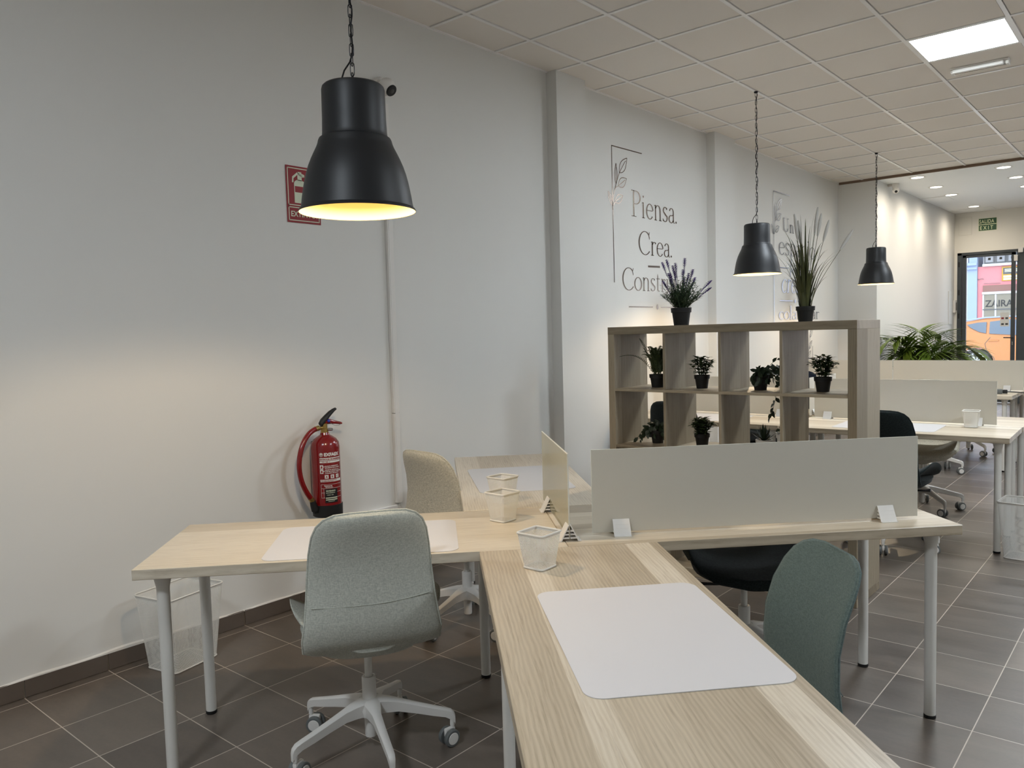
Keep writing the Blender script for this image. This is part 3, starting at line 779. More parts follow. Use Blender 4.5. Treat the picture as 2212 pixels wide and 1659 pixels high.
# lavender on the top
t = pl('potted_lavender', 'lavender in a black pot on top of the bookcase', 1.30, 4.28, SH); pot(t, .044, .058, .105, M['potblack'])
sb, lb, fb = MB(), MB(), MB(); rn = random.Random(3)
for i in range(125):
    a = rn.uniform(0, 6.283); r = .105*math.sqrt(rn.random()); hh = rn.uniform(.07, .215)*(1-.3*r/.105)
    P = bez((r*.35*math.cos(a), r*.35*math.sin(a), .095), (r*.5*math.cos(a), r*.5*math.sin(a), .10+hh*.4), (r*math.cos(a), r*math.sin(a), .095+hh*.8), (r*1.15*math.cos(a), r*1.15*math.sin(a), .095+hh), 9)
    sb.tube(P, .0011, 3)
    for k in range(1, 9):
        for s in range(3):
            b = rn.uniform(0, 6.283); lb.leaf(P[k], (math.cos(b), math.sin(b), rn.uniform(.3, 1.1)), (0, 0, 1), rn.uniform(.024, .044), .0058, .3, seg=2)
ends = [(.76*o, .65*o+q, z) for o, q, z in ((-.105, 0, .365), (-.07, -.02, .378), (-.055, .02, .345), (-.03, .0, .358), (-.02, -.03, .31), (.025, 0, .385), (.065, .01, .318), (.055, -.02, .295), (.08, .0, .27),
        (-.08, .02, .30), (-.045, -.03, .30), (.0, .03, .32), (.03, -.02, .27), (.18, -.02, .250), (.185, -.04, .208), (-.06, 0, .27), (-.09, -.02, .255))]
for ex, ey, ez in ends:
    e = Vector((ex, ey, ez)); P = bez((ex*.15, ey*.15, .12), (ex*.3, ey*.3, .2), tuple(e*.8), tuple(e), 12); sb.tube(P, .0013, 4)
    d = (P[-1]-P[-3]).normalized(); Ls = .085
    for k in range(15):
        c = e - d*Ls*(k/14) + d*.01
        rr = .0108*(.55+.45*math.sin(math.pi*min(1, (k+2)/12)))
        for s in range(5):
            b = 1.257*s+k*.7; v = Vector((math.cos(b), math.sin(b), .55)); fb.leaf(c, v, d, rr*1.7, rr*.95, .1, seg=2)
sb.build('stems', M['lavgreen'], t); lb.build('foliage', M['lavgreen'], t, smooth=0, normals=False); fb.build('flowers', M['lav'], t, smooth=0, normals=False)
# ornamental grass with white plumes
t = pl('potted_grass', 'tall grass with white plumes in a black pot on the bookcase', 2.044, 4.28, SH); pot(t, .036, .047, .082, M['potblack'])
gb2, pb = MB(), MB(); rn = random.Random(5)
for i in range(105):
    a = rn.uniform(0, 6.283); hh = rn.uniform(.16, .47)*(1 if i % 3 else .7); sp = rn.uniform(.01, .20)*(.4+.6*hh/.47)
    if i < 8: hh, sp = rn.uniform(.46, .55), rn.uniform(.0, .06)
    b = Vector((rn.uniform(.0, .033)*math.cos(a), rn.uniform(0, .033)*math.sin(a), .07)); dr = Vector((math.cos(a), math.sin(a), 0))
    P = bez(b, b+Vector((0, 0, hh*.45))+dr*sp*.15, b+Vector((0, 0, hh*.85))+dr*sp*.5, b+Vector((0, 0, hh*.93))+dr*sp, 10)
    wd = rn.uniform(.0045, .0072)
    gb2.blade(P, [wd*(1-.95*(k/9)**1.6) for k in range(10)], dr.cross(Vector((0, 0, 1))))
for ex, ey, ez, L in [(.76*o, .65*o, z, q) for o, z, q in ((-.045, .475, .135), (-.03, .45, .12), (.055, .50, .145), (.072, .485, .12), (.105, .455, .115), (.205, .405, .125))]:
    e = Vector((ex, ey, ez)); P = bez((ex*.1, ey*.1, .07), (ex*.25, ey*.25, .2), tuple(e*.82+Vector((0, 0, .01))), tuple(e), 12); gb2.tube(P, .0013, 4)
    d = (P[-1]-P[-4]).normalized(); TP = [e - d*L*.25 + d*L*k/9 for k in range(10)]
    pb.tube(TP, [.0075*(.25+math.sin(math.pi*(k+.6)/10.2)**.7) for k in range(10)], 10)
    for k in range(150):
        f = rn.random(); c = e - d*L*.25 + d*L*f; v = Vector((rn.uniform(-1, 1), rn.uniform(-1, 1), rn.uniform(-1, 1))).normalized()+d*.8
        pb.leaf(c, v, d, .011*(.4+math.sin(math.pi*(f*.9+.05))), .0022, 0, seg=2)
gb2.build('foliage', M['grass'], t, smooth=0, normals=False); pb.build('plumes', M['plume'], t, smooth=60, normals=False)
# boston fern
t = pl('potted_fern', 'fern in a black pot on the left of the upper shelf row', 1.132, 4.28, ROWS[0]); pot(t, .036, .048, .080, M['potblack'])
sb, lb = MB(), MB(); rn = random.Random(9)
def frond(P, wmax):
    sb.tube(P, .0012, 4)
    n = len(P)
    for k in range(2, n):
        d = (P[k]-P[k-1]).normalized(); sd = d.cross(Vector((0, 0, 1)))
        sd = sd.normalized() if sd.length > .05 else Vector((1, 0, 0))
        wv = wmax*math.sin(math.pi*min(1, (k+1)/(n+1))**.7)**.8+.004
        for s in (-1, 1): lb.leaf(P[k], sd*s+d*.35+Vector((0, 0, .1)), sd.cross(d)*s if s > 0 else d.cross(sd), wv, .0058, .15, seg=2)
FR = [((-.02, 0, .07), (-.06, -.05, .19), (-.11, -.10, .215), (-.175, -.150, .195)), ((-.01, 0, .07), (-.04, -.02, .18), (-.06, -.04, .25), (-.08, -.07, .30)), ((-.01, 0, .07), (-.03, -.02, .16), (-.05, -.04, .22), (-.07, -.05, .245))]
for i in range(38):
    a = rn.uniform(0, 6.283); r = rn.uniform(.03, .10); hh = rn.uniform(.12, .20)
    FR.append(((.02*math.cos(a), .02*math.sin(a), .07), (r*.3*math.cos(a), r*.3*math.sin(a), .07+hh*.6), (r*.6*math.cos(a), r*.6*math.sin(a), .07+hh), (r*math.cos(a), r*math.sin(a), .07+hh*rn.uniform(.85, 1.05))))
for p in FR: frond(bez(*p, n=25), .028)
sb.build('stems', M['fern'], t); lb.build('foliage', M['fern'], t, smooth=0, normals=False)
mint('small mint in a black pot, second cube of the upper shelf row', 1.431, 4.28, ROWS[0], 21)
ivy('trailing ivy in a black pot, third cube of the upper shelf row', 1.79, 4.28, ROWS[0], 31, 1,
    [bez((.03, .02, .08), (.05, .10, .13), (.06, .20, .11), (.05+.02*k, .235, .02), 12) + bez((.05+.02*k, .235, 0), (.06, .24, -.1), (.03, .24, -.25), (.03+.03*k, .24, -.40+.05*k), 18) for k in range(3)] +
    [bez((.02, .0, .09), (.05, .02, .16), (.10, .05, .19), (.125, .08, .18), 14), bez((.02, .02, .09), (.05, .04, .14), (.10, .07, .15), (.13, .09, .11), 14),
     bez((.03, .0, .085), (.07, .03, .12), (.10, .06, .06), (.11, .08, .005), 14), bez((.03, .03, .085), (.06, .08, .11), (.12, .10, .08), (.13, .10, .01), 14),
     bez((.05, .15, .10), (.03, .235, .08), (-.02, .24, -.13), (-.05, .24, -.20), 20), bez((.08, .15, .10), (.07, .237, .05), (.05, .24, -.2), (.0, .235, -.30), 22), bez((.1, .15, .10), (.09, .237, .05), (.08, .24, -.2), (.05, .235, -.42), 26)])
mint('small mint in a black pot at the right end of the upper shelf row', 2.14, 4.27, ROWS[0], 41, 24, .125, .068)
ivy('short trailing ivy in a black pot, left cube of the second shelf row', 1.127, 4.28, ROWS[1], 51, -1,
    [bez((-.03, 0, .085), (-.07, -.01, .11), (-.10, -.03, .07), (-.125, -.04, .02), 14), bez((-.03, -.02, .085), (-.06, -.03, .1), (-.09, -.03, .05), (-.10, -.04, .01), 12)])
mint('round leafy herb in a black pot, second cube of the second shelf row', 1.435, 4.265, ROWS[1], 61, 34, .100, .062)
t = pl('potted_succulent', 'spiky succulent in a small white pot in the second shelf row', 1.80, 4.30, ROWS[1]); pot(t, .036, .044, .062, M['potwhite'])
lb = MB(); rn = random.Random(71)
for i in range(24):
    a = i*2.4; e = .25+.9*(i/24); lb.leaf((0, 0, .052), (math.cos(a)*(1.1-e*.75), math.sin(a)*(1.1-e*.75), e), (0, 0, 1), .075+.03*(i/24), .015, -.12)
lb.build('foliage', M['green2'], t, smooth=60, normals=False)
t = pl('potted_trailing_plant', 'white pot beside the spiky succulent, behind hanging ivy', 1.915, 4.33, ROWS[1]); pot(t, .040, .052, .105, M['potwhite'])
lb = MB()
for i in range(40):
    a = i*2.4; lb.leaf((.02*math.cos(a), .02*math.sin(a), .095), (math.cos(a), math.sin(a), .4+.5*math.sin(i)), (0, 0, 1), .05, .016, .4)
lb.build('foliage', M['green2'], t, smooth=60, normals=False)

# ================================================================== pendant lamps
def chain(mb, z0, z1):
    n = int((z0-z1)/.0315); L, wd = .0415, .0072
    for k in range(n+1):
        zc = z0-.02-(z0-z1-.03)*k/n; P = []; a = (k % 2)*math.pi/2 + .5
        for i in range(14):
            th = 2*math.pi*i/14; x = wd*math.cos(th); z = (L/2-wd)*(1 if math.sin(th) > 0 else -1)+wd*math.sin(th)
            if abs(math.sin(th)) < 1e-6: z = 0
            P.append((x*math.cos(a), x*math.sin(a), zc+z))
        mb.tube(P, .0016, 5, closed=True)
def lamp(label, x, y, rim):
    t = thing('pendant_lamp', label, 'lamp', (x, y, HC), 0, 'black pendant lamps'); z = rim-HC
    prof = [(.1905, 0), (.1915, .004), (.1885, .009), (.184, .012), (.1808, .026), (.1775, .050), (.1733, .074), (.1685, .098), (.1625, .122), (.1545, .147), (.1450, .170), (.1350, .191), (.1265, .208), (.1222, .219), (.1195, .230), (.1165, .2365), (.1085, .2405)]
    pr2 = [(.1085, .2405), (.1062, .247), (.1050, .256), (.1035, .30), (.1025, .394), (.100, .403), (.094, .4085), (.02, .4095), (0, .4095)]
    mb = MB(); mb.lathe([(r, z+h) for r, h in prof], 72, caps=False)
    sh = mb.build('lamp_shade', M['lampblack'], t, smooth=30, normals=False)
    mb = MB(); mb.lathe([(r, z+h) for r, h in pr2], 72, caps=False); mb.build('neck', M['lampblack'], t, smooth=30, normals=False)
    mb = MB(); mb.lathe([(.1895, z+.001)]+[(max(r-.0022, .02), z+h) for r, h in prof[3:]]+[(.10, z+.26), (.099, z+.385), (0, z+.39)], 72, caps=False); mb.build('inner_face', M['lampin'], t, smooth=30, normals=False)
    mb = MB(); mb.lathe([(.018, z+.39), (.018, z+.215), (.013, z+.21)], 20, caps=False); mb.build('socket', M['black'], t)
    mb = MB(); mb.lathe([(0, z+.085), (.018, z+.089), (.030, z+.105), (.033, z+.125), (.028, z+.15), (.016, z+.185), (.014, z+.212)], 24, caps=False); mb.build('bulb', M['bulb'], t)
    mb = MB(); chain(mb, -.004, z+.4095+.012); mb.lathe([(.0035, z+.409), (.006, z+.43), (.0035, z+.44)], 8); mb.build('chain', M['chain'], t, smooth=60)
    P = []; n = 40; top = z+.41
    for i in range(n+1):
        f = i/n; zz = -.003+(top+.10+.003)*f; P.append((.006*math.sin(i*1.1)+.004, .006*math.cos(i*1.3), zz))
    P += [(-.004, -.006, top+.075), (-.020, -.017, top+.05), (-.028, -.022, top+.025), (-.029, -.023, top-.002)]
    mb = MB(); mb.tube(P, .0028, 6); mb.build('cord', M['chain'], t, smooth=60)
    mb = MB(); mb.lathe([(.012, -.012), (.016, -.006), (.016, 0)], 12); mb.build('ceiling_hook', M['chain'], t)
    ld = bpy.data.lights.new('bulb_light', 'SPOT'); ld.energy = BULB_POWER; ld.color = BULB_COLOR; ld.shadow_soft_size = 0.032; ld.spot_size = R(160); ld.spot_blend = .3
    o = bpy.data.objects.new('bulb_light', ld); COL.objects.link(o); o.location = (x, y, rim+.055)
lamp('large black pendant lamp nearest the camera, over the left desk', 1.511, 1.687, 1.8545)
lamp('black pendant lamp hanging in front of the wall lettering, middle of three', .926, 6.274, 1.866)
lamp('farthest of the three black pendant lamps, beside the end pillar', .943, 9.501, 1.878)

# ================================================================== things on the left wall
t = thing('security_camera', 'white dome camera on the left wall above the pendant lamp', 'camera', (0, 3.10, 2.885))
mb = MB(); mb.lathe([(.062, 0), (.060, .022), (.052, .034)], 32, axis=(1, 0, 0)); mb.build('mount', M['whiteplastic'], t)
dv = Vector((.75, .10, -.65)).normalized(); c = Vector((.068, 0, -.005)); mb = MB(); mb.ball(c, .050, 28, 16); mb.build('dome', M['whiteplastic'], t)
mb = MB(); mb.lathe([(.0, .0515), (.030, .0510), (.034, .046), (.034, .040)], 28, c, tuple(dv), caps=False); mb.lathe([(.0, .0525), (.012, .0525), (.015, .0505)], 20, c, tuple(dv), mat=1, caps=False); mb.build('lens', [M['black'], M['casterdark']], t)
t = thing('cable_duct', 'white vertical cable duct on the left wall', 'cable duct', (0, 3.125, .44))
mb = MB(); mb.box((0, -.022, 0), (.022, .022, .54), .002, 1); mb.box((0, -.022, .543), (.022, .022, 2.36), .002, 1); mb.box((.022, -.013, .0), (.0235, .013, 2.36)); mb.build('duct', M['whiteplastic'], t)
mb = MB(); mb.tube(bez((.012, .004, .0), (.012, .02, -.05), (.015, .055, -.06), (.012, .045, -.10)), .0012, 4); mb.tube(bez((.012, .0, .0), (.012, .0, -.04), (.012, .03, -.02), (.012, .05, -.08)), .0012, 4); mb.build('wires', M['whitemetal'], t)
mb = MB(); mb.box((0, -.75, 0), (.022, -.02, .045), .002, 1); tag(mb.build('cable_duct', M['plaster'], loc=(0, 3.125, .385)), 'white horizontal cable duct low on the left wall behind the grey chair', 'cable duct')
# extinguisher sign
t = thing('fire_sign', 'red sign with a white extinguisher symbol, half hidden by the lamp', 'sign', (.001, 2.436, 2.0575)); SWd, SHt = .211, .297
MB().box((0, 0, 0), (.003, SWd, SHt), .0008, 1).build('plate', M['signred'], t)
def onx(x): return lambda a, b: (x, a, b)
mb = MB()
def frame(mb, a0, b0, a1, b1, w, x, mat=None):
    for A in ((a0, b0, a1, b0+w), (a0, b1-w, a1, b1), (a0, b0, a0+w, b1), (a1-w, b0, a1, b1)): mb.box((x, A[0], A[1]), (x+.0006, A[2], A[3]), mat=mat)
frame(mb, .009, .090, SWd-.009, SHt-.010, .0045, .003); frame(mb, .009, .010, SWd-.009, .082, .0045, .003)
mb.build('border', M['signcream'], t, smooth=None)
mb = MB(); X = .0032
def pp(pts): mb.prism([(X, a, b) for a, b in pts], (.0005, 0, 0))
cx = .085
pp([(cx-.036, .104), (cx+.034, .104), (cx+.034, .160), (cx-.036, .160)]); pp([(cx-.036, .160), (cx-.032, .160), (cx-.032, .192), (cx-.036, .192)]); pp([(cx+.026, .160), (cx+.034, .160), (cx+.034, .192), (cx+.026, .192)])
pp([(cx-.036, .192), (cx+.034, .192)]+[(cx-.001+.035*math.cos(R(a)), .205+.022*math.sin(R(a))) for a in range(0, 181, 20)])
pp([(cx-.013, .222), (cx+.013, .222), (cx+.013, .252), (cx-.013, .252)])
pp([(cx-.013, .252), (cx+.005, .262), (cx-.013, .262)]); pp([(cx-.010, .250), (cx+.012, .250), (cx+.012, .268), (cx-.010, .268)]); pp([(cx+.010, .240), (cx+.030, .244), (cx+.030, .256), (cx+.010, .262)])
pp([(cx-.048, .210), (cx-.040, .210), (cx-.038, .232), (cx-.014, .252), (cx-.014, .266), (cx-.046, .240)])
mb.build('pictogram', M['signcream'], t, smooth=None)
mb = MB(); put_polys(mb, text_polys('EXTINTOR', .040, .0008), lambda x, y: (.0038, .021+x*.93, .032+y)); mb.build('lettering', M['signcream'], t, smooth=None)
# fire extinguisher
t = thing('fire_extinguisher', 'red fire extinguisher hanging on the wall behind the left desk', 'fire extinguisher', (.095, 2.545, .485)); RB = .0765
mb = MB(); mb.lathe([(RB, .055), (RB, .375), (.073, .398), (.060, .418), (.040, .432), (.026, .440), (.022, .452)], 56, caps=False); mb.build('cylinder', M['red'], t)
mb = MB(); mb.lathe([(0, .0), (.070, .0), (RB+.003, .006), (RB+.004, .066), (RB, .068)], 56, caps=False); mb.build('base_skirt', M['black'], t)
mb = MB(); mb.box((-.092, -.03, .30), (-.07, .03, .36), .002, 1); mb.box((-.0949, -.02, .26), (-.09, .02, .40)); mb.build('wall_bracket', M['casterdark'], t)
mb = MB(); mb.lathe([(.021, .448), (.021, .470), (.016, .476), (.016, .500)], 20); mb.lathe([(.008, .0), (.008, .024)], 12, (.018, .012, .468), (1, .4, 0), mat=1); mb.lathe([(.009, 0), (.009, .035)], 12, (0, -.012, .478), (0, -1, 0)); mb.build('valve', [M['brass'], M['chrome']], t)
mb = MB(); rg = []
for y, z, h, w in ((-.025, .497, .020, .015), (-.012, .510, .026, .016), (.012, .530, .024, .014), (.040, .552, .020, .012), (.062, .566, .014, .011), (.078, .573, .010, .009)):
    rg.append([Vector((w*math.cos(a), y-h*.5*math.sin(a)*.55, z+h*.6*math.sin(a))) for a in [2*math.pi*k/12 for k in range(12)]])
mb.loft(rg); mb.build('carry_handle', M['black'], t)
mb = MB(); rg = []
for y, z, h, w in ((.0, .508, .013, .011), (.03, .508, .015, .011), (.07, .500, .010, .010), (.105, .492, .008, .008), (.115, .490, .005, .006)):
    rg.append([Vector((w*math.cos(a), y, z+h*math.sin(a))) for a in [2*math.pi*k/12 for k in range(12)]])
mb.loft(rg); mb.build('squeeze_lever', M['red'], t)
mb = MB(); mb.ball((.010, .022, .512), .009, 12, 8); mb.build('safety_pin', M['blue'], t)
mb = MB(); mb.tube(bez((.012, .03, .503), (.018, .05, .478), (.018, .085, .478), (.010, .10, .488)), .0012, 5); mb.build('pin_wire', M['chrome'], t)
hp = bez((.0, -.045, .478), (.0, -.11, .470), (.005, -.165, .40), (.005, -.172, .30), 16) + bez((.005, -.172, .298), (.005, -.175, .21), (.01, -.14, .15), (.01, -.108, .105), 14)
mb = MB(); mb.tube(hp, .0135, 14); hs = mb.build('hose', M['red'], t)
mb = MB(); mb.tube(hp[1:3]+hp[2:3], .0142, 12) if False else mb.lathe([(.0145, 0), (.0145, .022)], 14, hp[1], tuple((hp[0]-hp[1]).normalized())); mb.lathe([(.0145, 0), (.0145, .022)], 14, hp[-2], tuple((hp[-1]-hp[-2]).normalized())); mb.build('hose_ferrule', M['brass'], t)
mb = MB(); mb.tube([hp[-1]+Vector((0, .005, -.008)), (.01, -.097, .075), (.01, -.088, .045)], [.015, .018, .020], 14); mb.box((.0, -.100, .028), (.022, -.07, .055), .004, 2); mb.build('nozzle', M['black'], t)
def oncyl(r, a0):
    def f(x, y): a = a0+x/r; return (r*math.cos(a), r*math.sin(a), y)
    return f
A0 = R(-62)     # where the label's left edge sits; the camera looks from about -36 degrees
def crect(mb, x0, y0, x1, y1, r=RB+.0006, mat=None):
    n = max(1, int(abs(x1-x0)/.006)); f = oncyl(r, A0)
    for i in range(n):
        a = x0+(x1-x0)*i/n; b = x0+(x1-x0)*(i+1)/n; mb.poly([f(a, y0), f(b, y0), f(b, y1), f(a, y1)], mat)
def ctext(mb, s, size, x, y, bold=0.0006, r=RB+.0007, sx=1.0, mat=None):
    f = oncyl(r, A0); put_polys(mb, text_polys(s, size, bold), lambda a, b: f(x+a*sx, y+b), mat)
mb = MB()
ctext(mb, 'EXFAEX', .024, .026, .333, .0012)
f_ = oncyl(RB+.0007, A0)
for k in range(20):
    a, b = 2*math.pi*k/20, 2*math.pi*(k+1)/20
    mb.poly([f_(.011+.0100*math.cos(a), .341+.0105*math.sin(a)), f_(.011+.0100*math.cos(b), .341+.0105*math.sin(b)), f_(.011+.0078*math.cos(b), .341+.0085*math.sin(b)), f_(.011+.0078*math.cos(a), .341+.0085*math.sin(a))])
mb.poly([f_(.005, .345), f_(.011, .334), f_(.017, .345), f_(.011, .349)])
crect(mb, .002, .309, .125, .324); crect(mb, .002, .297, .125, .3065)
for i in range(2): crect(mb, .002, .264-.024*i, .020, .286-.024*i)
for i in range(3): crect(mb, .026+.031*i, .213, .046+.031*i, .233)
crect(mb, .002, .195, .125, .208)
for i, s in enumerate(('SACAR EL PASADOR DE', 'SEGURIDAD DE LA ANILLA')): ctext(mb, s, .0072, .028, .277-.009*i, .0003)
for i, s in enumerate(('DIRIGIR EL DIFUSOR A LA', 'BASE DEL FUEGO Y PRESIONAR', 'LA MANETA DE DISPARO')): ctext(mb, s, .0072, .028, .257-.009*i, .0003)
for i in range(2): mb.poly([f_(.0235+.0025*math.cos(2*math.pi*k/10), .277-.024*i+.0025*math.sin(2*math.pi*k/10)) for k in range(10)])
for y0 in (.110, .137, .160, .181): crect(mb, .004, y0, .125, y0+.0012)
crect(mb, .004, .110, .0052, .182); crect(mb, .018, .110, .019, .160)
ctext(mb, 'Extintores', .010, .022, .171, .0003); ctext(mb, 'Mantenimiento', .0065, .028, .164, .0002)
mb.build('label_print', M['potwhite'], t, smooth=None)
mb = MB(); ctext(mb, 'EXTINTOR DE INCENDIOS', .0105, .004, .3125, .0005, RB+.0011); ctext(mb, '21A   183B   C', .0068, .016, .2995, .0003, RB+.0011)
for i in range(3): ctext(mb, 'ABC'[i], .015, .031+.031*i, .2175, .0006, RB+.0011)
for i in range(2): mb.poly([oncyl(RB+.0011, A0)(a, b-.024*i) for a, b in ((.006, .267), (.017, .270), (.013, .283), (.008, .279))])
ctext(mb, 'APTO PARA USO EN PRESENCIA', .0060, .005, .2015, .0002, RB+.0011); ctext(mb, 'DE TENSION ELECTRICA', .0055, .010, .1962, .0002, RB+.0011)
mb.build('label_text', M['signred'], t, smooth=None)
mb = MB(); crect(mb, .024, .083, .094, .157, RB+.0014); mb.build('service_sticker', M['black'], t, smooth=None)
mb = MB(); ctext(mb, 'REVISADO', .011, .030, .143, .0004, RB+.0020); ctext(mb, 'MANTENIMIENTO', .006, .030, .134, .0002, RB+.0020); ctext(mb, 'CARGA  2023', .006, .034, .123, .0002, RB+.0020); crect(mb, .028, .107, .092, .112, RB+.0020); crect(mb, .028, .097, .092, .102, RB+.0020); crect(mb, .040, .090, .075, .092, RB+.0020)
mb.build('sticker_text', M['signcream'], t, smooth=None)

# ================================================================== serif wall lettering (own stroke alphabet)
THK, THN = .036, .0135
def arc(cx, cy, rx, ry, a0, a1, n=22, lo=THN, hi=THK): return [(cx+rx*math.cos(R(a0+(a1-a0)*i/n)), cy+ry*math.sin(R(a0+(a1-a0)*i/n)), lo+(hi-lo)*abs(math.cos(R(a0+(a1-a0)*i/n)))**1.3) for i in range(n+1)]
def ln(x0, y0, x1, y1, w=THK): return [(x0, y0, w), (x1, y1, w)]
def sf(x, y, h=.10): return [(x-h, y, THN), (x+h, y, THN)]
def dot(x, y, r=.05): return [(x-r*.98, y, .006), (x-r*.6, y, r*.8), (x, y, r), (x+r*.6, y, r*.8), (x+r*.98, y, .006)]
GL = {
 'P': (.64, [ln(.17, 0, .17, 1), sf(.17, .012, .15), [(.02, .988, THN), (.20, .988, THN)], [(.17, .985, THN), (.30, .985, THN)]+arc(.30, .74, .27, .247, 88, -90)+[(.2, .49, THN)]]),
 'U': (.80, [ln(.17, 1, .17, .3), sf(.17, .988, .13), [(.17, .3, THK)]+arc(.40, .3, .23, .285, 180, 360)[1:-1]+[(.63, .3, THN)], ln(.63, .3, .63, 1, THN), sf(.63, .988, .11)]),
 'C': (.80, [arc(.44, .5, .39, .495, 48, 318, 34), ln(.70, .80, .745, .99, THN), [(.69, .855, THN), (.725, .77, .02), (.735, .68, THN)]]),
 'i': (.28, [ln(.13, 0, .13, .6), sf(.13, .011, .09), [(.04, .575, THN), (.13, .598, .02)], dot(.13, .83, .048)]),
 'e': (.52, [[(.065, .335, THN), (.455, .335, THN)], arc(.27, .30, .205, .295, 10, 322, 30)]),
 'n': (.58, [ln(.13, 0, .13, .6), sf(.13, .011, .09), [(.04, .575, THN), (.13, .598, .02)], arc(.285, .42, .155, .175, 165, 0, 14), ln(.44, .42, .44, 0), sf(.44, .011, .09)]),
 's': (.42, [arc(.205, .445, .125, .148, 25, 180, 12)+[(.10, .40, .03), (.2, .315, THK), (.30, .24, .03)]+arc(.19, .165, .15, .155, 30, -150, 14), [(.32, .50, THN), (.325, .58, THN)], [(.055, .03, THN), (.05, .14, THN)]]),
 'a': (.47, [[(.36, .44, THK), (.36, .08, THK), (.40, .01, .02), (.46, .02, THN)], arc(.225, .44, .135, .155, 0, 165, 14), [(.36, .35, THN)]+arc(.20, .155, .145, .150, 70, 330, 20)+[(.36, .12, THN)]]),
 'r': (.40, [ln(.13, 0, .13, .6), sf(.13, .011, .10), [(.04, .575, THN), (.13, .598, .02)], arc(.27, .42, .14, .165, 165, 60, 10), dot(.345, .545, .038)]),
 'o': (.55, [arc(.275, .30, .23, .295, 0, 360, 40)]),
 't': (.35, [[(.14, .82, .006), (.14, .7, .028), (.14, .1, THK)]+arc(.225, .10, .085, .092, 180, 310, 10), [(.03, .59, THN), (.30, .59, THN)]]),
 'u': (.58, [[(.03, .59, THN), (.12, .598, .02)], ln(.12, .6, .12, .16), arc(.265, .165, .145, .16, 180, 350, 14), ln(.43, .6, .43, .02), [(.34, .59, THN), (.43, .598, .02)], [(.43, .02, .02), (.53, .02, THN)]]),
 'y': (.50, [ln(.08, .6, .26, .02), [(.43, .6, THN), (.26, .02, THN), (.17, -.20, THN), (.08, -.24, .03)], sf(.08, .59, .08), sf(.43, .59, .07)]),
 'p': (.58, [ln(.13, -.38, .13, .6), sf(.13, -.37, .10), [(.03, .575, THN), (.13, .598, .02)], arc(.295, .30, .205, .295, 150, -150, 30)]),
 'c': (.48, [arc(.275, .30, .215, .295, 45, 318, 26), dot(.42, .50, .036)]),
 'l': (.26, [ln(.12, 0, .12, 1.05), sf(.12, .011, .10), [(.03, 1.03, THN), (.12, 1.05, .02)]]),
 'b': (.58, [ln(.12, 0, .12, 1.05), [(.03, 1.03, THN), (.12, 1.05, .02)], arc(.295, .30, .205, .295, 150, -150, 30)]),
 '.': (.20, [dot(.08, .05, .048)]), ' ': (.3, [])}
def strip(mb, st, fn):
    L = []; n = len(st)
    for i, (x, y, w) in enumerate(st):
        a = st[max(i-1, 0)]; b = st[min(i+1, n-1)]; dx, dy = b[0]-a[0], b[1]-a[1]; d = math.hypot(dx, dy) or 1
        L.append(((x-dy/d*w, y+dx/d*w), (x+dy/d*w, y-dx/d*w)))
    for A, B in zip(L, L[1:]): mb.poly([fn(*A[0]), fn(*A[1]), fn(*B[1]), fn(*B[0])])
def word(name, s, y0, z0, cap, width, mat, parent, slant=0.0, xw=.0022, wt=1.0):
    """s written so that cap height = cap (m) and the whole word is `width` wide, base line from (y0, z0) in the parent's frame"""
    adv = sum(GL[c][0] for c in s); sx = width/adv; mb = MB(); x = 0.0
    for c in s:
        for st in GL[c][1]:
            st2 = [(p[0], p[1], p[2]*wt) for p in st]
            strip(mb, st2, lambda a, b, x=x: (xw, y0+(x+a)*sx+slant*b*cap, z0+b*cap))
        x += GL[c][0]
    return mb.build(name, mat, parent, smooth=None)
def lineart(mb, pts, w, fn): strip(mb, [(x, y, w) for x, y in pts], fn)
def wallfn(a, b): return (.0022, a, b)
def leafart(mb, base, tip, wd, w):
    bx_, by_ = base; tx_, ty_ = tip; dx, dy = tx_-bx_, ty_-by_; d = math.hypot(dx, dy); nx, ny = -dy/d, dx/d
    for s in (-1, 1): lineart(mb, [(bx_+dx*f+nx*s*wd*math.sin(math.pi*f**.85), by_+dy*f+ny*s*wd*math.sin(math.pi*f**.85)) for f in [k/10 for k in range(11)]], w, wallfn)
    lineart(mb, [(bx_, by_), (bx_+dx*.82, by_+dy*.82)], w, wallfn)
def sprig(mb, w, k=1.0, oy=0, oz=0, flip=1):
    T = lambda p: (oy+k*p[0], oz+flip*k*p[1])
    leaves = [((.057, -.305), (.060, -.135), .021), ((.110, -.205), (.232, -.068), .040), ((.092, -.315), (.222, -.240), .038), ((.040, -.450), (.160, -.388), .034), ((.0, -.485), (-.066, -.375), .020)]
    for b, tp, wd in leaves: leafart(mb, T(b), T(tp), wd*k, w)
    for P in ([(.0, -.50), (.012, -.42), (.030, -.36), (.055, -.33), (.092, -.315)], [(.035, -.35), (.055, -.31), (.085, -.25), (.110, -.205)], [(.045, -.335), (.057, -.305)], [(.008, -.485), (.040, -.450)], [(.0, -.50), (.0, -.485)]):
        lineart(mb, [T(p) for p in P], w, wallfn)
t = thing('wall_lettering', 'dark bronze lettering Piensa Crea with a leaf sprig on the left wall', 'wall lettering', (0, 5.556, 0))
word('word', 'Piensa.', .285, 2.407, .222, .81, M['chromevinyl'], t); word('word', 'Crea.', .395, 2.091, .203, .60, M['chromevinyl'], t); word('word', 'Construye.', .125, 1.777, .190, 1.16, M['chromevinyl'], t)
mb = MB(); lineart(mb, [(0, 2.955), (0, 2.43)], .0042, wallfn); lineart(mb, [(.003, 2.47), (.004, 2.2), (.005, 1.836)], .0042, wallfn); lineart(mb, [(0, 2.951), (.473, 2.957)], .0042, wallfn)
sprig(mb, .0032, 1.0, 0, 2.951)
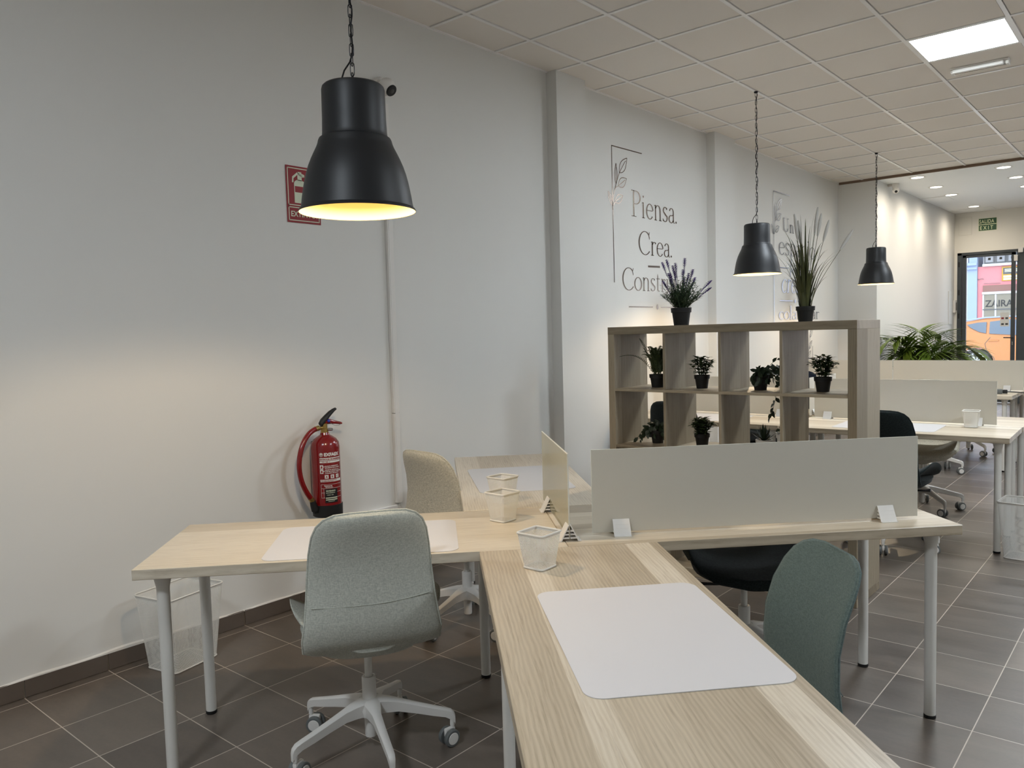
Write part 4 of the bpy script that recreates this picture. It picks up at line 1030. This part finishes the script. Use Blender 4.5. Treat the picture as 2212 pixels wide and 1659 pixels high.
mb.build('frame_and_sprig', M['chromevinyl'], t, smooth=None); mb = MB(); lineart(mb, [(.549, 1.9925), (.756, 1.9975)], .0085, wallfn); mb.build('bar', M['chromevinyl'], t, smooth=None); mb = MB(); lineart(mb, [(.221, 1.6365), (.621, 1.6365)], .0045, wallfn); mb.build('rule', M['chromevinyl'], t, smooth=None); mb = MB(); lineart(mb, [(.758, 1.6365), (1.16, 1.6365)], .0045, wallfn); mb.build('rule', M['chromevinyl'], t, smooth=None); mb = MB()
mb.poly([wallfn(.701+.020*math.cos(2*math.pi*k/20), 1.6385+.024*math.sin(2*math.pi*k/20)) for k in range(20)]); mb.build('dot', M['chromevinyl'], t, smooth=None)
t = thing('wall_lettering', 'silvery lettering with a leaf sprig on the wall behind the tall grass', 'wall lettering', (0.008, 8.895, 0))
sv = M['silvervinyl']
word('word', 'Un', .262, 2.539, .160, .36, sv, t); word('word', 'espacio', .140, 2.266, .245, 1.19, sv, t, wt=.7); word('word', 'para', .475, 2.077, .145, .40, sv, t, .18); word('word', 'crear y', .21, 1.827, .26, 1.02, sv, t, .2, wt=.8); word('word', 'colaborar', .135, 1.511, .155, 1.34, sv, t, wt=.8)
mb = MB(); lineart(mb, [(0, 2.976), (0, 2.45)], .0045, wallfn); lineart(mb, [(0, 2.47), (0, 1.40)], .0045, wallfn); lineart(mb, [(0, 2.974), (.49, 2.974)], .0045, wallfn); sprig(mb, .0034, 1.0, 0, 2.974)
mb.build('frame_and_sprig', sv, t, smooth=None)
for A, B in (((.17, 2.117), (.435, 2.117)), ((.95, 2.117), (1.2, 2.117)), ((.165, 1.732), (.565, 1.732)), ((.72, 1.732), (1.12, 1.732))):
    mb = MB(); lineart(mb, [A, B], .004, wallfn); mb.build('rule', sv, t, smooth=None)
mb = MB(); mb.poly([wallfn(.643+.017*math.cos(2*math.pi*k/16), 1.730+.022*math.sin(2*math.pi*k/16)) for k in range(16)]); mb.build('dot', sv, t, smooth=None)
mb = MB(); lineart(mb, [(1.233, 1.019), (1.233, 1.172)], .0045, wallfn); lineart(mb, [(1.233, 1.019), (.90, 1.019)], .0045, wallfn); mb.build('frame', sv, t, smooth=None)
mb = MB()
for b, tp in (((1.11, 1.14), (1.21, 1.24)), ((1.14, 1.28), (1.25, 1.42)), ((1.07, 1.03), (1.17, 1.11))): leafart(mb, b, tp, .028, .0032)
lineart(mb, [(1.075, 1.03), (1.10, 1.10), (1.115, 1.15), (1.14, 1.28), (1.18, 1.45)], .0032, wallfn)
mb.build('sprig', sv, t, smooth=None)
# ================================================================== front zone
FY = 15.75
t = thing('exit_sign', 'green and cream double exit sign on the wall above the door', 'sign', (.866, FY-.001, 2.972))
mb = MB(); mb.box((0, -.004, 0), (.273, 0, .212)); mb.build('plate', M['exitcream'], t, smooth=None)
mb = MB(); mb.box((.005, -.005, .004), (.268, -.0035, .100)); mb.box((.005, -.005, .112), (.268, -.0035, .208)); mb.build('green_field', M['exitgreen'], t, smooth=None)
mb = MB()
put_polys(mb, text_polys('SALIDA', .088, .0012, spacing=1.12), lambda x, y: (.012+x*.70, -.0056, .128+y)); put_polys(mb, text_polys('EXIT', .088, .0014, spacing=1.6), lambda x, y: (.020+x*.76, -.0056, .020+y))
mb.build('lettering', M['exitcream'], t, smooth=None)
mb = MB(); mb.box((.565, FY-.008, 2.925), (.765, FY, 3.235), .002, 1); mb.box((.577, FY-.0095, 2.937), (.753, FY-.007, 3.223)); tag(mb.build('access_panel', M['wallfront']), 'flush white access panel on the wall beside the exit sign', 'panel')
t = thing('dome_camera', 'white hanging camera on the front ceiling beside the end pillar', 'camera', (.60, 11.62, HF))
mb = MB(); mb.lathe([(.045, 0), (.045, -.05), (.040, -.06)], 24); mb.box((-.10, -.02, -.03), (0, .02, 0), .004, 1); mb.build('mount', M['whiteplastic'], t)
mb = MB(); mb.ball((0, 0, -.085), .046, 24, 14); mb.build('dome', M['whiteplastic'], t)
mb = MB(); mb.lathe([(0, .0475), (.016, .046), (.02, .04)], 16, (0, 0, -.085), (.3, -.75, -.6), caps=False); mb.build('lens', M['black'], t)
mb = MB(); mb.box((.50, 13.35, HF-.006), (.86, 13.85, HF), .001, 1); mb.box((.53, 13.38, HF-.0075), (.83, 13.82, HF-.005)); tag(mb.build('ceiling_hatch', M['plaster']), 'flush white hatch in the front ceiling by the left wall', 'hatch')
mb = MB(); mb.box((.54, 15.20, HF-.006), (1.15, 15.6, HF), .001, 1); mb.box((.58, 15.24, HF-.0075), (1.11, 15.56, HF-.005)); tag(mb.build('ceiling_hatch', M['plaster']), 'flush white hatch in the front ceiling above the access panel', 'hatch')
mb = MB(); mb.box((.50, 15.30, 1.38), (.508, 15.60, 1.95), .002, 1); tag(mb.build('wall_panel', M['wall']), 'flat white fuse panel on the side wall next to the door', 'panel')
mb = MB(); mb.box((.50, 15.66, 1.58), (.54, 15.74, 1.80), .004, 1); mb.box((.54, 15.69, 1.62), (.548, 15.72, 1.76), mat=1); tag(mb.build('door_sensor', [M['whiteplastic'], M['casterdark']]), 'small white box on the side wall at the door hinge', 'sensor')
mb = MB(); mb.box((1.40, 15.70, 2.42), (1.455, 15.748, 2.52), .004, 1); tag(mb.build('door_contact', M['whiteplastic']), 'white door contact box at the top right of the door leaf', 'sensor')
mb = MB(); mb.box((1.46, 15.69, 2.555), (1.53, 15.748, 2.64), .004, 1); tag(mb.build('door_contact', M['whiteplastic']), 'white door contact box on the frame above the door', 'sensor')
t = thing('socket', 'grey oval switch on the side wall beyond the palm', 'switch', (.50, 14.75, 1.08)); mb = MB(); mb.box((0, -.03, -.045), (.008, .03, .045), .003, 2); mb.build('plate', M['castergrey'], t)
# palm
t = thing('potted_palm', 'green palm by the left wall of the front zone, behind the tan screen', 'plant', (.98, 11.40, 0)); rn = random.Random(17)
mb = MB(); mb.lathe([(0, 0), (.13, 0), (.17, .28), (.18, .30), (.165, .30), (.16, .27), (0, .27)], 32, caps=False); mb.build('pot', M['potwhite'], t)
sb, lb = MB(), MB()
def pfrond(P, Lm, wv):
    sb.tube(P, [.006*(1-.8*k/(len(P)-1)) for k in range(len(P))], 5); n = len(P)
    for k in range(int(n*.30), n):
        f = (k-n*.3)/(n*.7); d = (P[k]-P[k-1]).normalized(); sd = d.cross(Vector((0, 0, 1)))
        sd = sd.normalized() if sd.length > .1 else Vector((0, 1, 0)); L = Lm*(.45+.75*math.sin(math.pi*min(1, f*.8+.18)))
        for s in (-1, 1): lb.leaf(P[k], sd*s*.8+d*(.55+.5*f)+Vector((0, 0, .28-.2*f)), (0, 0, 1), L*rn.uniform(.85, 1.1), wv, .45, seg=4, fold=.25)
for ang, reach, top, zend in ((226, .55, 1.33, 1.14), (240, .45, 1.30, 1.18), (215, .40, 1.13, .95), (110, .26, 1.36, 1.31), (70, .42, 1.33, 1.25), (45, .52, 1.24, 1.08), (32, .74, 1.26, .97), (12, .55, 1.12, .90), (300, .40, 1.18, 1.0), (250, .38, 1.18, 1.02), (250, .50, 1.08, .88), (120, .30, 1.12, .96), (40, .6, 1.08, .86), (0, .35, 1.02, .92), (222, .32, 1.05, .9), (275, .25, 1.24, 1.15)):
    a = R(ang); dr = Vector((math.cos(a), math.sin(a), 0)); b = Vector((.03*math.cos(a), .03*math.sin(a), .26))
    P = bez(b, b+Vector((0, 0, .55))+dr*.04, Vector((0, 0, top*1.04))+dr*reach*.45, Vector((0, 0, zend))+dr*reach, 26)
    pfrond(P, .35, .040)
sb.build('stems', M['palm'], t); lb.build('fronds', M['palm'], t, smooth=60, normals=False)
# power strip and lead on the far desk
t = thing('power_strip', 'small black and red power strip on the corner of the far desk', 'power strip', (2.27, 8.80, HD), R(8))
mb = MB(); mb.box((-.13, -.03, 0), (.02, .03, .045), .006, 2); mb.build('body', M['castergrey'], t); mb = MB(); mb.box((-.12, -.032, .012), (-.03, -.028, .035), .001, 1); mb.build('red_switch', M['red'], t)
mb = MB(); mb.box((.02, -.02, .004), (.06, .02, .04), .006, 2); mb.tube(bez((.06, 0, .02), (.14, 0, .02), (.2, -.02, .012), (.36, -.05, .006), 14), .005, 8); mb.build('lead', M['black'], t)

# ================================================================== across the street
M['pink'] = plain('pink_render', (178, 112, 118), 0.9, noise=0.04, nscale=4); M['paleblue'] = plain('pale_blue_render', (128, 144, 174), 0.9, noise=0.05, nscale=4)
M['white_render'] = plain('white_render', (176, 182, 190), 0.9); M['stone'] = plain('stone_grey', (120, 122, 128), 0.9); M['shopglass'] = plain('shop_glass', (104, 99, 86), 0.15, noise=0.2, nscale=1.5)
M['brownsh'] = plain('shutter_brown', (112, 78, 72), 0.7); M['yellow'] = plain('plaque_yellow', (160, 124, 34), 0.6); M['ink'] = plain('sign_ink', (26, 27, 30), 0.7)
M['darkgrey'] = plain('dark_grey', (70, 72, 76), 0.7)
BY = 28.0
b = thing('pink_building', 'pink shop building across the street with a grey stone frieze', 'building', (0, BY, 0))
MB().box((-1.27, 0, 0), (7, 5, 3.07)).build('wall', M['pink'], b, smooth=None)
mb = MB(); mb.box((-1.13, -.10, 3.07), (7, 5, 3.14)); mb.box((-1.13, 0, 3.14), (7, 5, 3.45), mat=1); mb.box((-1.13, -.14, 3.45), (7, 5, 3.62))
for k in range(16):
    x = -1.09+.30*k; 
    for i, q in enumerate((0, .035, .07, .10)): mb.box((x+q, -.03-.012*(i % 2), 3.155+q), (x+.27-q, .02, 3.425-q), mat=(2, 1, 2, 1)[i])
mb.build('frieze', [M['white_render'], M['stone'], M['darkgrey']], b, smooth=None)
w = MB(); w.box((-1.12, -.015, .75), (3.2, .02, 2.22)); sw = w.build('shop_window', M['shopglass'], b, smooth=None)
w = MB(); w.box((-1.14, -.05, 2.22), (3.2, .03, 2.29)); w.box((-1.13, -.03, 2.205), (-1.09, .02, .75)) ; w.box((-.80, -.03, .75), (-.76, .02, 2.21)); w.box((-1.12, -.04, 1.735), (3.2, .0, 1.765), mat=1); w.build('window_frame', [M['white_render'], M['darkgrey']], sw, smooth=None)
mb = MB(); put_polys(mb, text_polys('ZAIRA', .285, .004), lambda x, y: (-1.055+x*.90, -.022, 1.835+y)); mb.build('shop_lettering', M['ink'], sw, smooth=None)
MB().box((-1.12, -.035, 2.29), (3.2, .02, 2.49)).build('roller_shutter', M['brownsh'], b, smooth=None)
mb = MB(); mb.box((-.625, -.03, 2.60), (.0, .0, 3.03)); mb.box((-.59, -.034, 2.80), (-.04, -.03, 2.99), mat=1); mb.box((-.58, -.034, 2.70), (-.05, -.03, 2.76), mat=2); mb.box((-.58, -.034, 2.63), (-.05, -.03, 2.68), mat=2)
for k in range(3): mb.box((-.55, -.036, 2.94-.035*k), (-.12, -.034, 2.955-.035*k), mat=2)
mb.build('plaque', [M['yellow'], M['darkgrey'], M['exitcream']], b, smooth=None)
mb = MB(); mb.tube(bez((-1.26, -.03, 2.70), (-1.22, -.05, 2.62), (-1.2, -.05, 2.75), (-1.1, -.04, 2.68)), .008, 5); mb.tube([(-1.1, -.03, 2.55), (-.65, -.03, 2.54)], .006, 5); mb.build('cables', M['darkgrey'], b)
b = thing('white_building', 'white building with a pale blue pilaster across the street', 'building', (0, BY, 0))
MB().box((-9, 0, 0), (-1.53, 5, 6)).build('wall', M['white_render'], b, smooth=None)
MB().box((-1.53, -.06, 0), (-1.275, 5, 3.0)).build('pilaster', M['paleblue'], b, smooth=None)
mb = MB(); mb.box((-1.62, -.14, 3.0), (-1.272, 5, 3.06)); mb.box((-1.58, -.11, 3.06), (-1.272, 5, 3.12)); mb.box((-1.64, -.18, 3.12), (-1.272, 5, 3.2)); mb.box((-1.5, -.05, 3.2), (-1.28, 5, 6)); mb.build('capital', M['paleblue'], b, smooth=None)
# parked hatchback, seen from its side, tail to the left
M['carorange'] = plain('car_orange', (160, 98, 36), 0.28, 0.25, noise=0.0, coat=0.6); M['carglass'] = plain('car_glass', (70, 84, 100), 0.08, noise=0.0); M['tyre'] = plain('tyre', (42, 43, 46), 0.85); M['rim'] = plain('alloy', (176, 180, 186), 0.35, 0.6); M['taillight'] = plain('tail_lamp', (150, 30, 40), 0.3)
t = thing('car', 'orange hatchback parked in the street outside the glass door', 'car', (-.392, 22.92, .04)); ZC = .04
# body lower: side outline (x from tail to nose) lofted over the width with a rounded shoulder
out = [(-.66, .30), (-.74, .52), (-.75, .72), (-.72, .95), (-.64, 1.10), (-.2, 1.12), (.2, 1.04), (.6, .985), (1.6, .93), (2.5, .88), (3.1, .72), (3.2, .48), (3.15, .26)]
def arch(cx, r, a0=180, a1=0): return [(cx+r*math.cos(R(a0+(a1-a0)*k/12)), .33+r*math.sin(R(a0+(a1-a0)*k/12))) for k in range(13)]
low = [(3.15, .26), (2.98, .24)] + list(reversed(arch(2.60, .375))) + [(2.2, .24), (.40, .24)] + list(reversed(arch(0, .375))) + [(-.40, .28)]
poly = out + [p for p in low[1:]]
mb = MB(); mb.prism([(x, 0, z) for x, z in poly], (0, 1.74, 0)); mb.build('body', M['carorange'], t, smooth=None)
rg = []
for yy, k in ((.015, 0.0), (.10, .55), (.17, .98), (.22, 1.0), (1.52, 1.0), (1.57, .98), (1.64, .55), (1.725, 0)):
    base = [(-.60, 1.02), (-.50, 1.30), (-.42, 1.345), (.15, 1.44), (.7, 1.46), (1.1, 1.42), (1.75, 1.06), (2.0, .92)]
    rg.append([Vector((x, yy, .95+(z-.95)*(k if k > 0 else .04))) for x, z in base+[(1.9, .90), (-.55, .92)]])
mb = MB(); mb.loft(rg); mb.build('cabin', M['carorange'], t, smooth=40)
def sidept(x, z):  # follow the tumblehome of the cabin side
    f = max(0, min(1, (z-.95)/.49)); return (x, .006+.15*f-.012, z)
mb = MB()
for pts in ([(-.24, 1.285), (-.14, 1.20), (.04, 1.10), (.20, 1.06), (.20, 1.345), (.0, 1.335)], [(.27, 1.35), (.27, 1.05), (1.05, .99), (1.02, 1.37), (.7, 1.40)], [(1.10, 1.35), (1.13, .98), (1.68, 1.0)]):
    mb.prism([sidept(*q) for q in pts], (0, -.012, 0))
mb.build('side_windows', M['carglass'], t, smooth=None)
mb = MB(); mb.prism([(-.615, .12, 1.06), (-.615, 1.62, 1.06), (-.525, 1.55, 1.30), (-.525, .19, 1.30)], (-.02, 0, .005)); mb.build('rear_window', M['carglass'], t, smooth=None)
mb = MB(); mb.box((-.64, .14, 1.325), (-.38, 1.60, 1.36), .01, 1); mb.tube([(-.40, .15, 1.375), (.15, .14, 1.455), (.7, .14, 1.475), (1.05, .15, 1.44)], .018, 8); mb.build('roof_trim', M['paleblue'], t)
mb = MB(); mb.tube([(.30, -.004, .96), (.18, -.004, .80), (.22, -.004, .62), (.38, -.004, .45), (.42, -.004, .28)], .006, 5); mb.tube([(1.12, -.004, .95), (1.15, -.004, .28)], .006, 5); mb.build('door_gaps', M['darkgrey'], t)
mb = MB(); mb.tube([(.26, -.02, .865), (.30, -.035, .87), (.44, -.035, .875), (.48, -.02, .875)], .016, 8); mb.build('door_handle', M['carorange'], t)
mb = MB(); mb.box((-.76, -.008, .76), (-.63, .2, .92), .02, 2); mb.box((-.76, 1.54, .76), (-.63, 1.748, .92), .02, 2); mb.build('tail_lamp', M['taillight'], t)
for wx in (0, 2.60):
    for wy, s in ((0.0, -1), (1.74, 1)):
        c = (wx, wy-s*.19, .33); wmb = MB(); wmb.lathe([(.20, 0), (.31, .0), (.328, .03), (.33, .10), (.328, .17), (.31, .205), (.245, .205), (.235, .19)], 44, c, (0, s, 0)); wh = wmb.build('wheel', M['tyre'], t)
        rb = MB(); rb.lathe([(.0, .17), (.06, .185), (.06, .20), (.0, .205)], 20, c, (0, s, 0), caps=False); rb.lathe([(.222, .19), (.243, .20), (.236, .175)], 40, c, (0, s, 0), caps=False)
        for k in range(10):
            a = R(36*k+9); ca, sa = math.cos(a), math.sin(a); px, pz = -sa, ca; r0, r1 = .05, .228; y = c[1]+s*.20
            rb.prism([(c[0]+ca*r0+px*.014, y, c[2]+sa*r0+pz*.014), (c[0]+ca*r0-px*.014, y, c[2]+sa*r0-pz*.014), (c[0]+ca*r1-px*.026, y, c[2]+sa*r1-pz*.026), (c[0]+ca*r1+px*.026, y, c[2]+sa*r1+pz*.026)], (0, -s*.025, 0))
        rb.build('rim', M['rim'], wh, smooth=30)
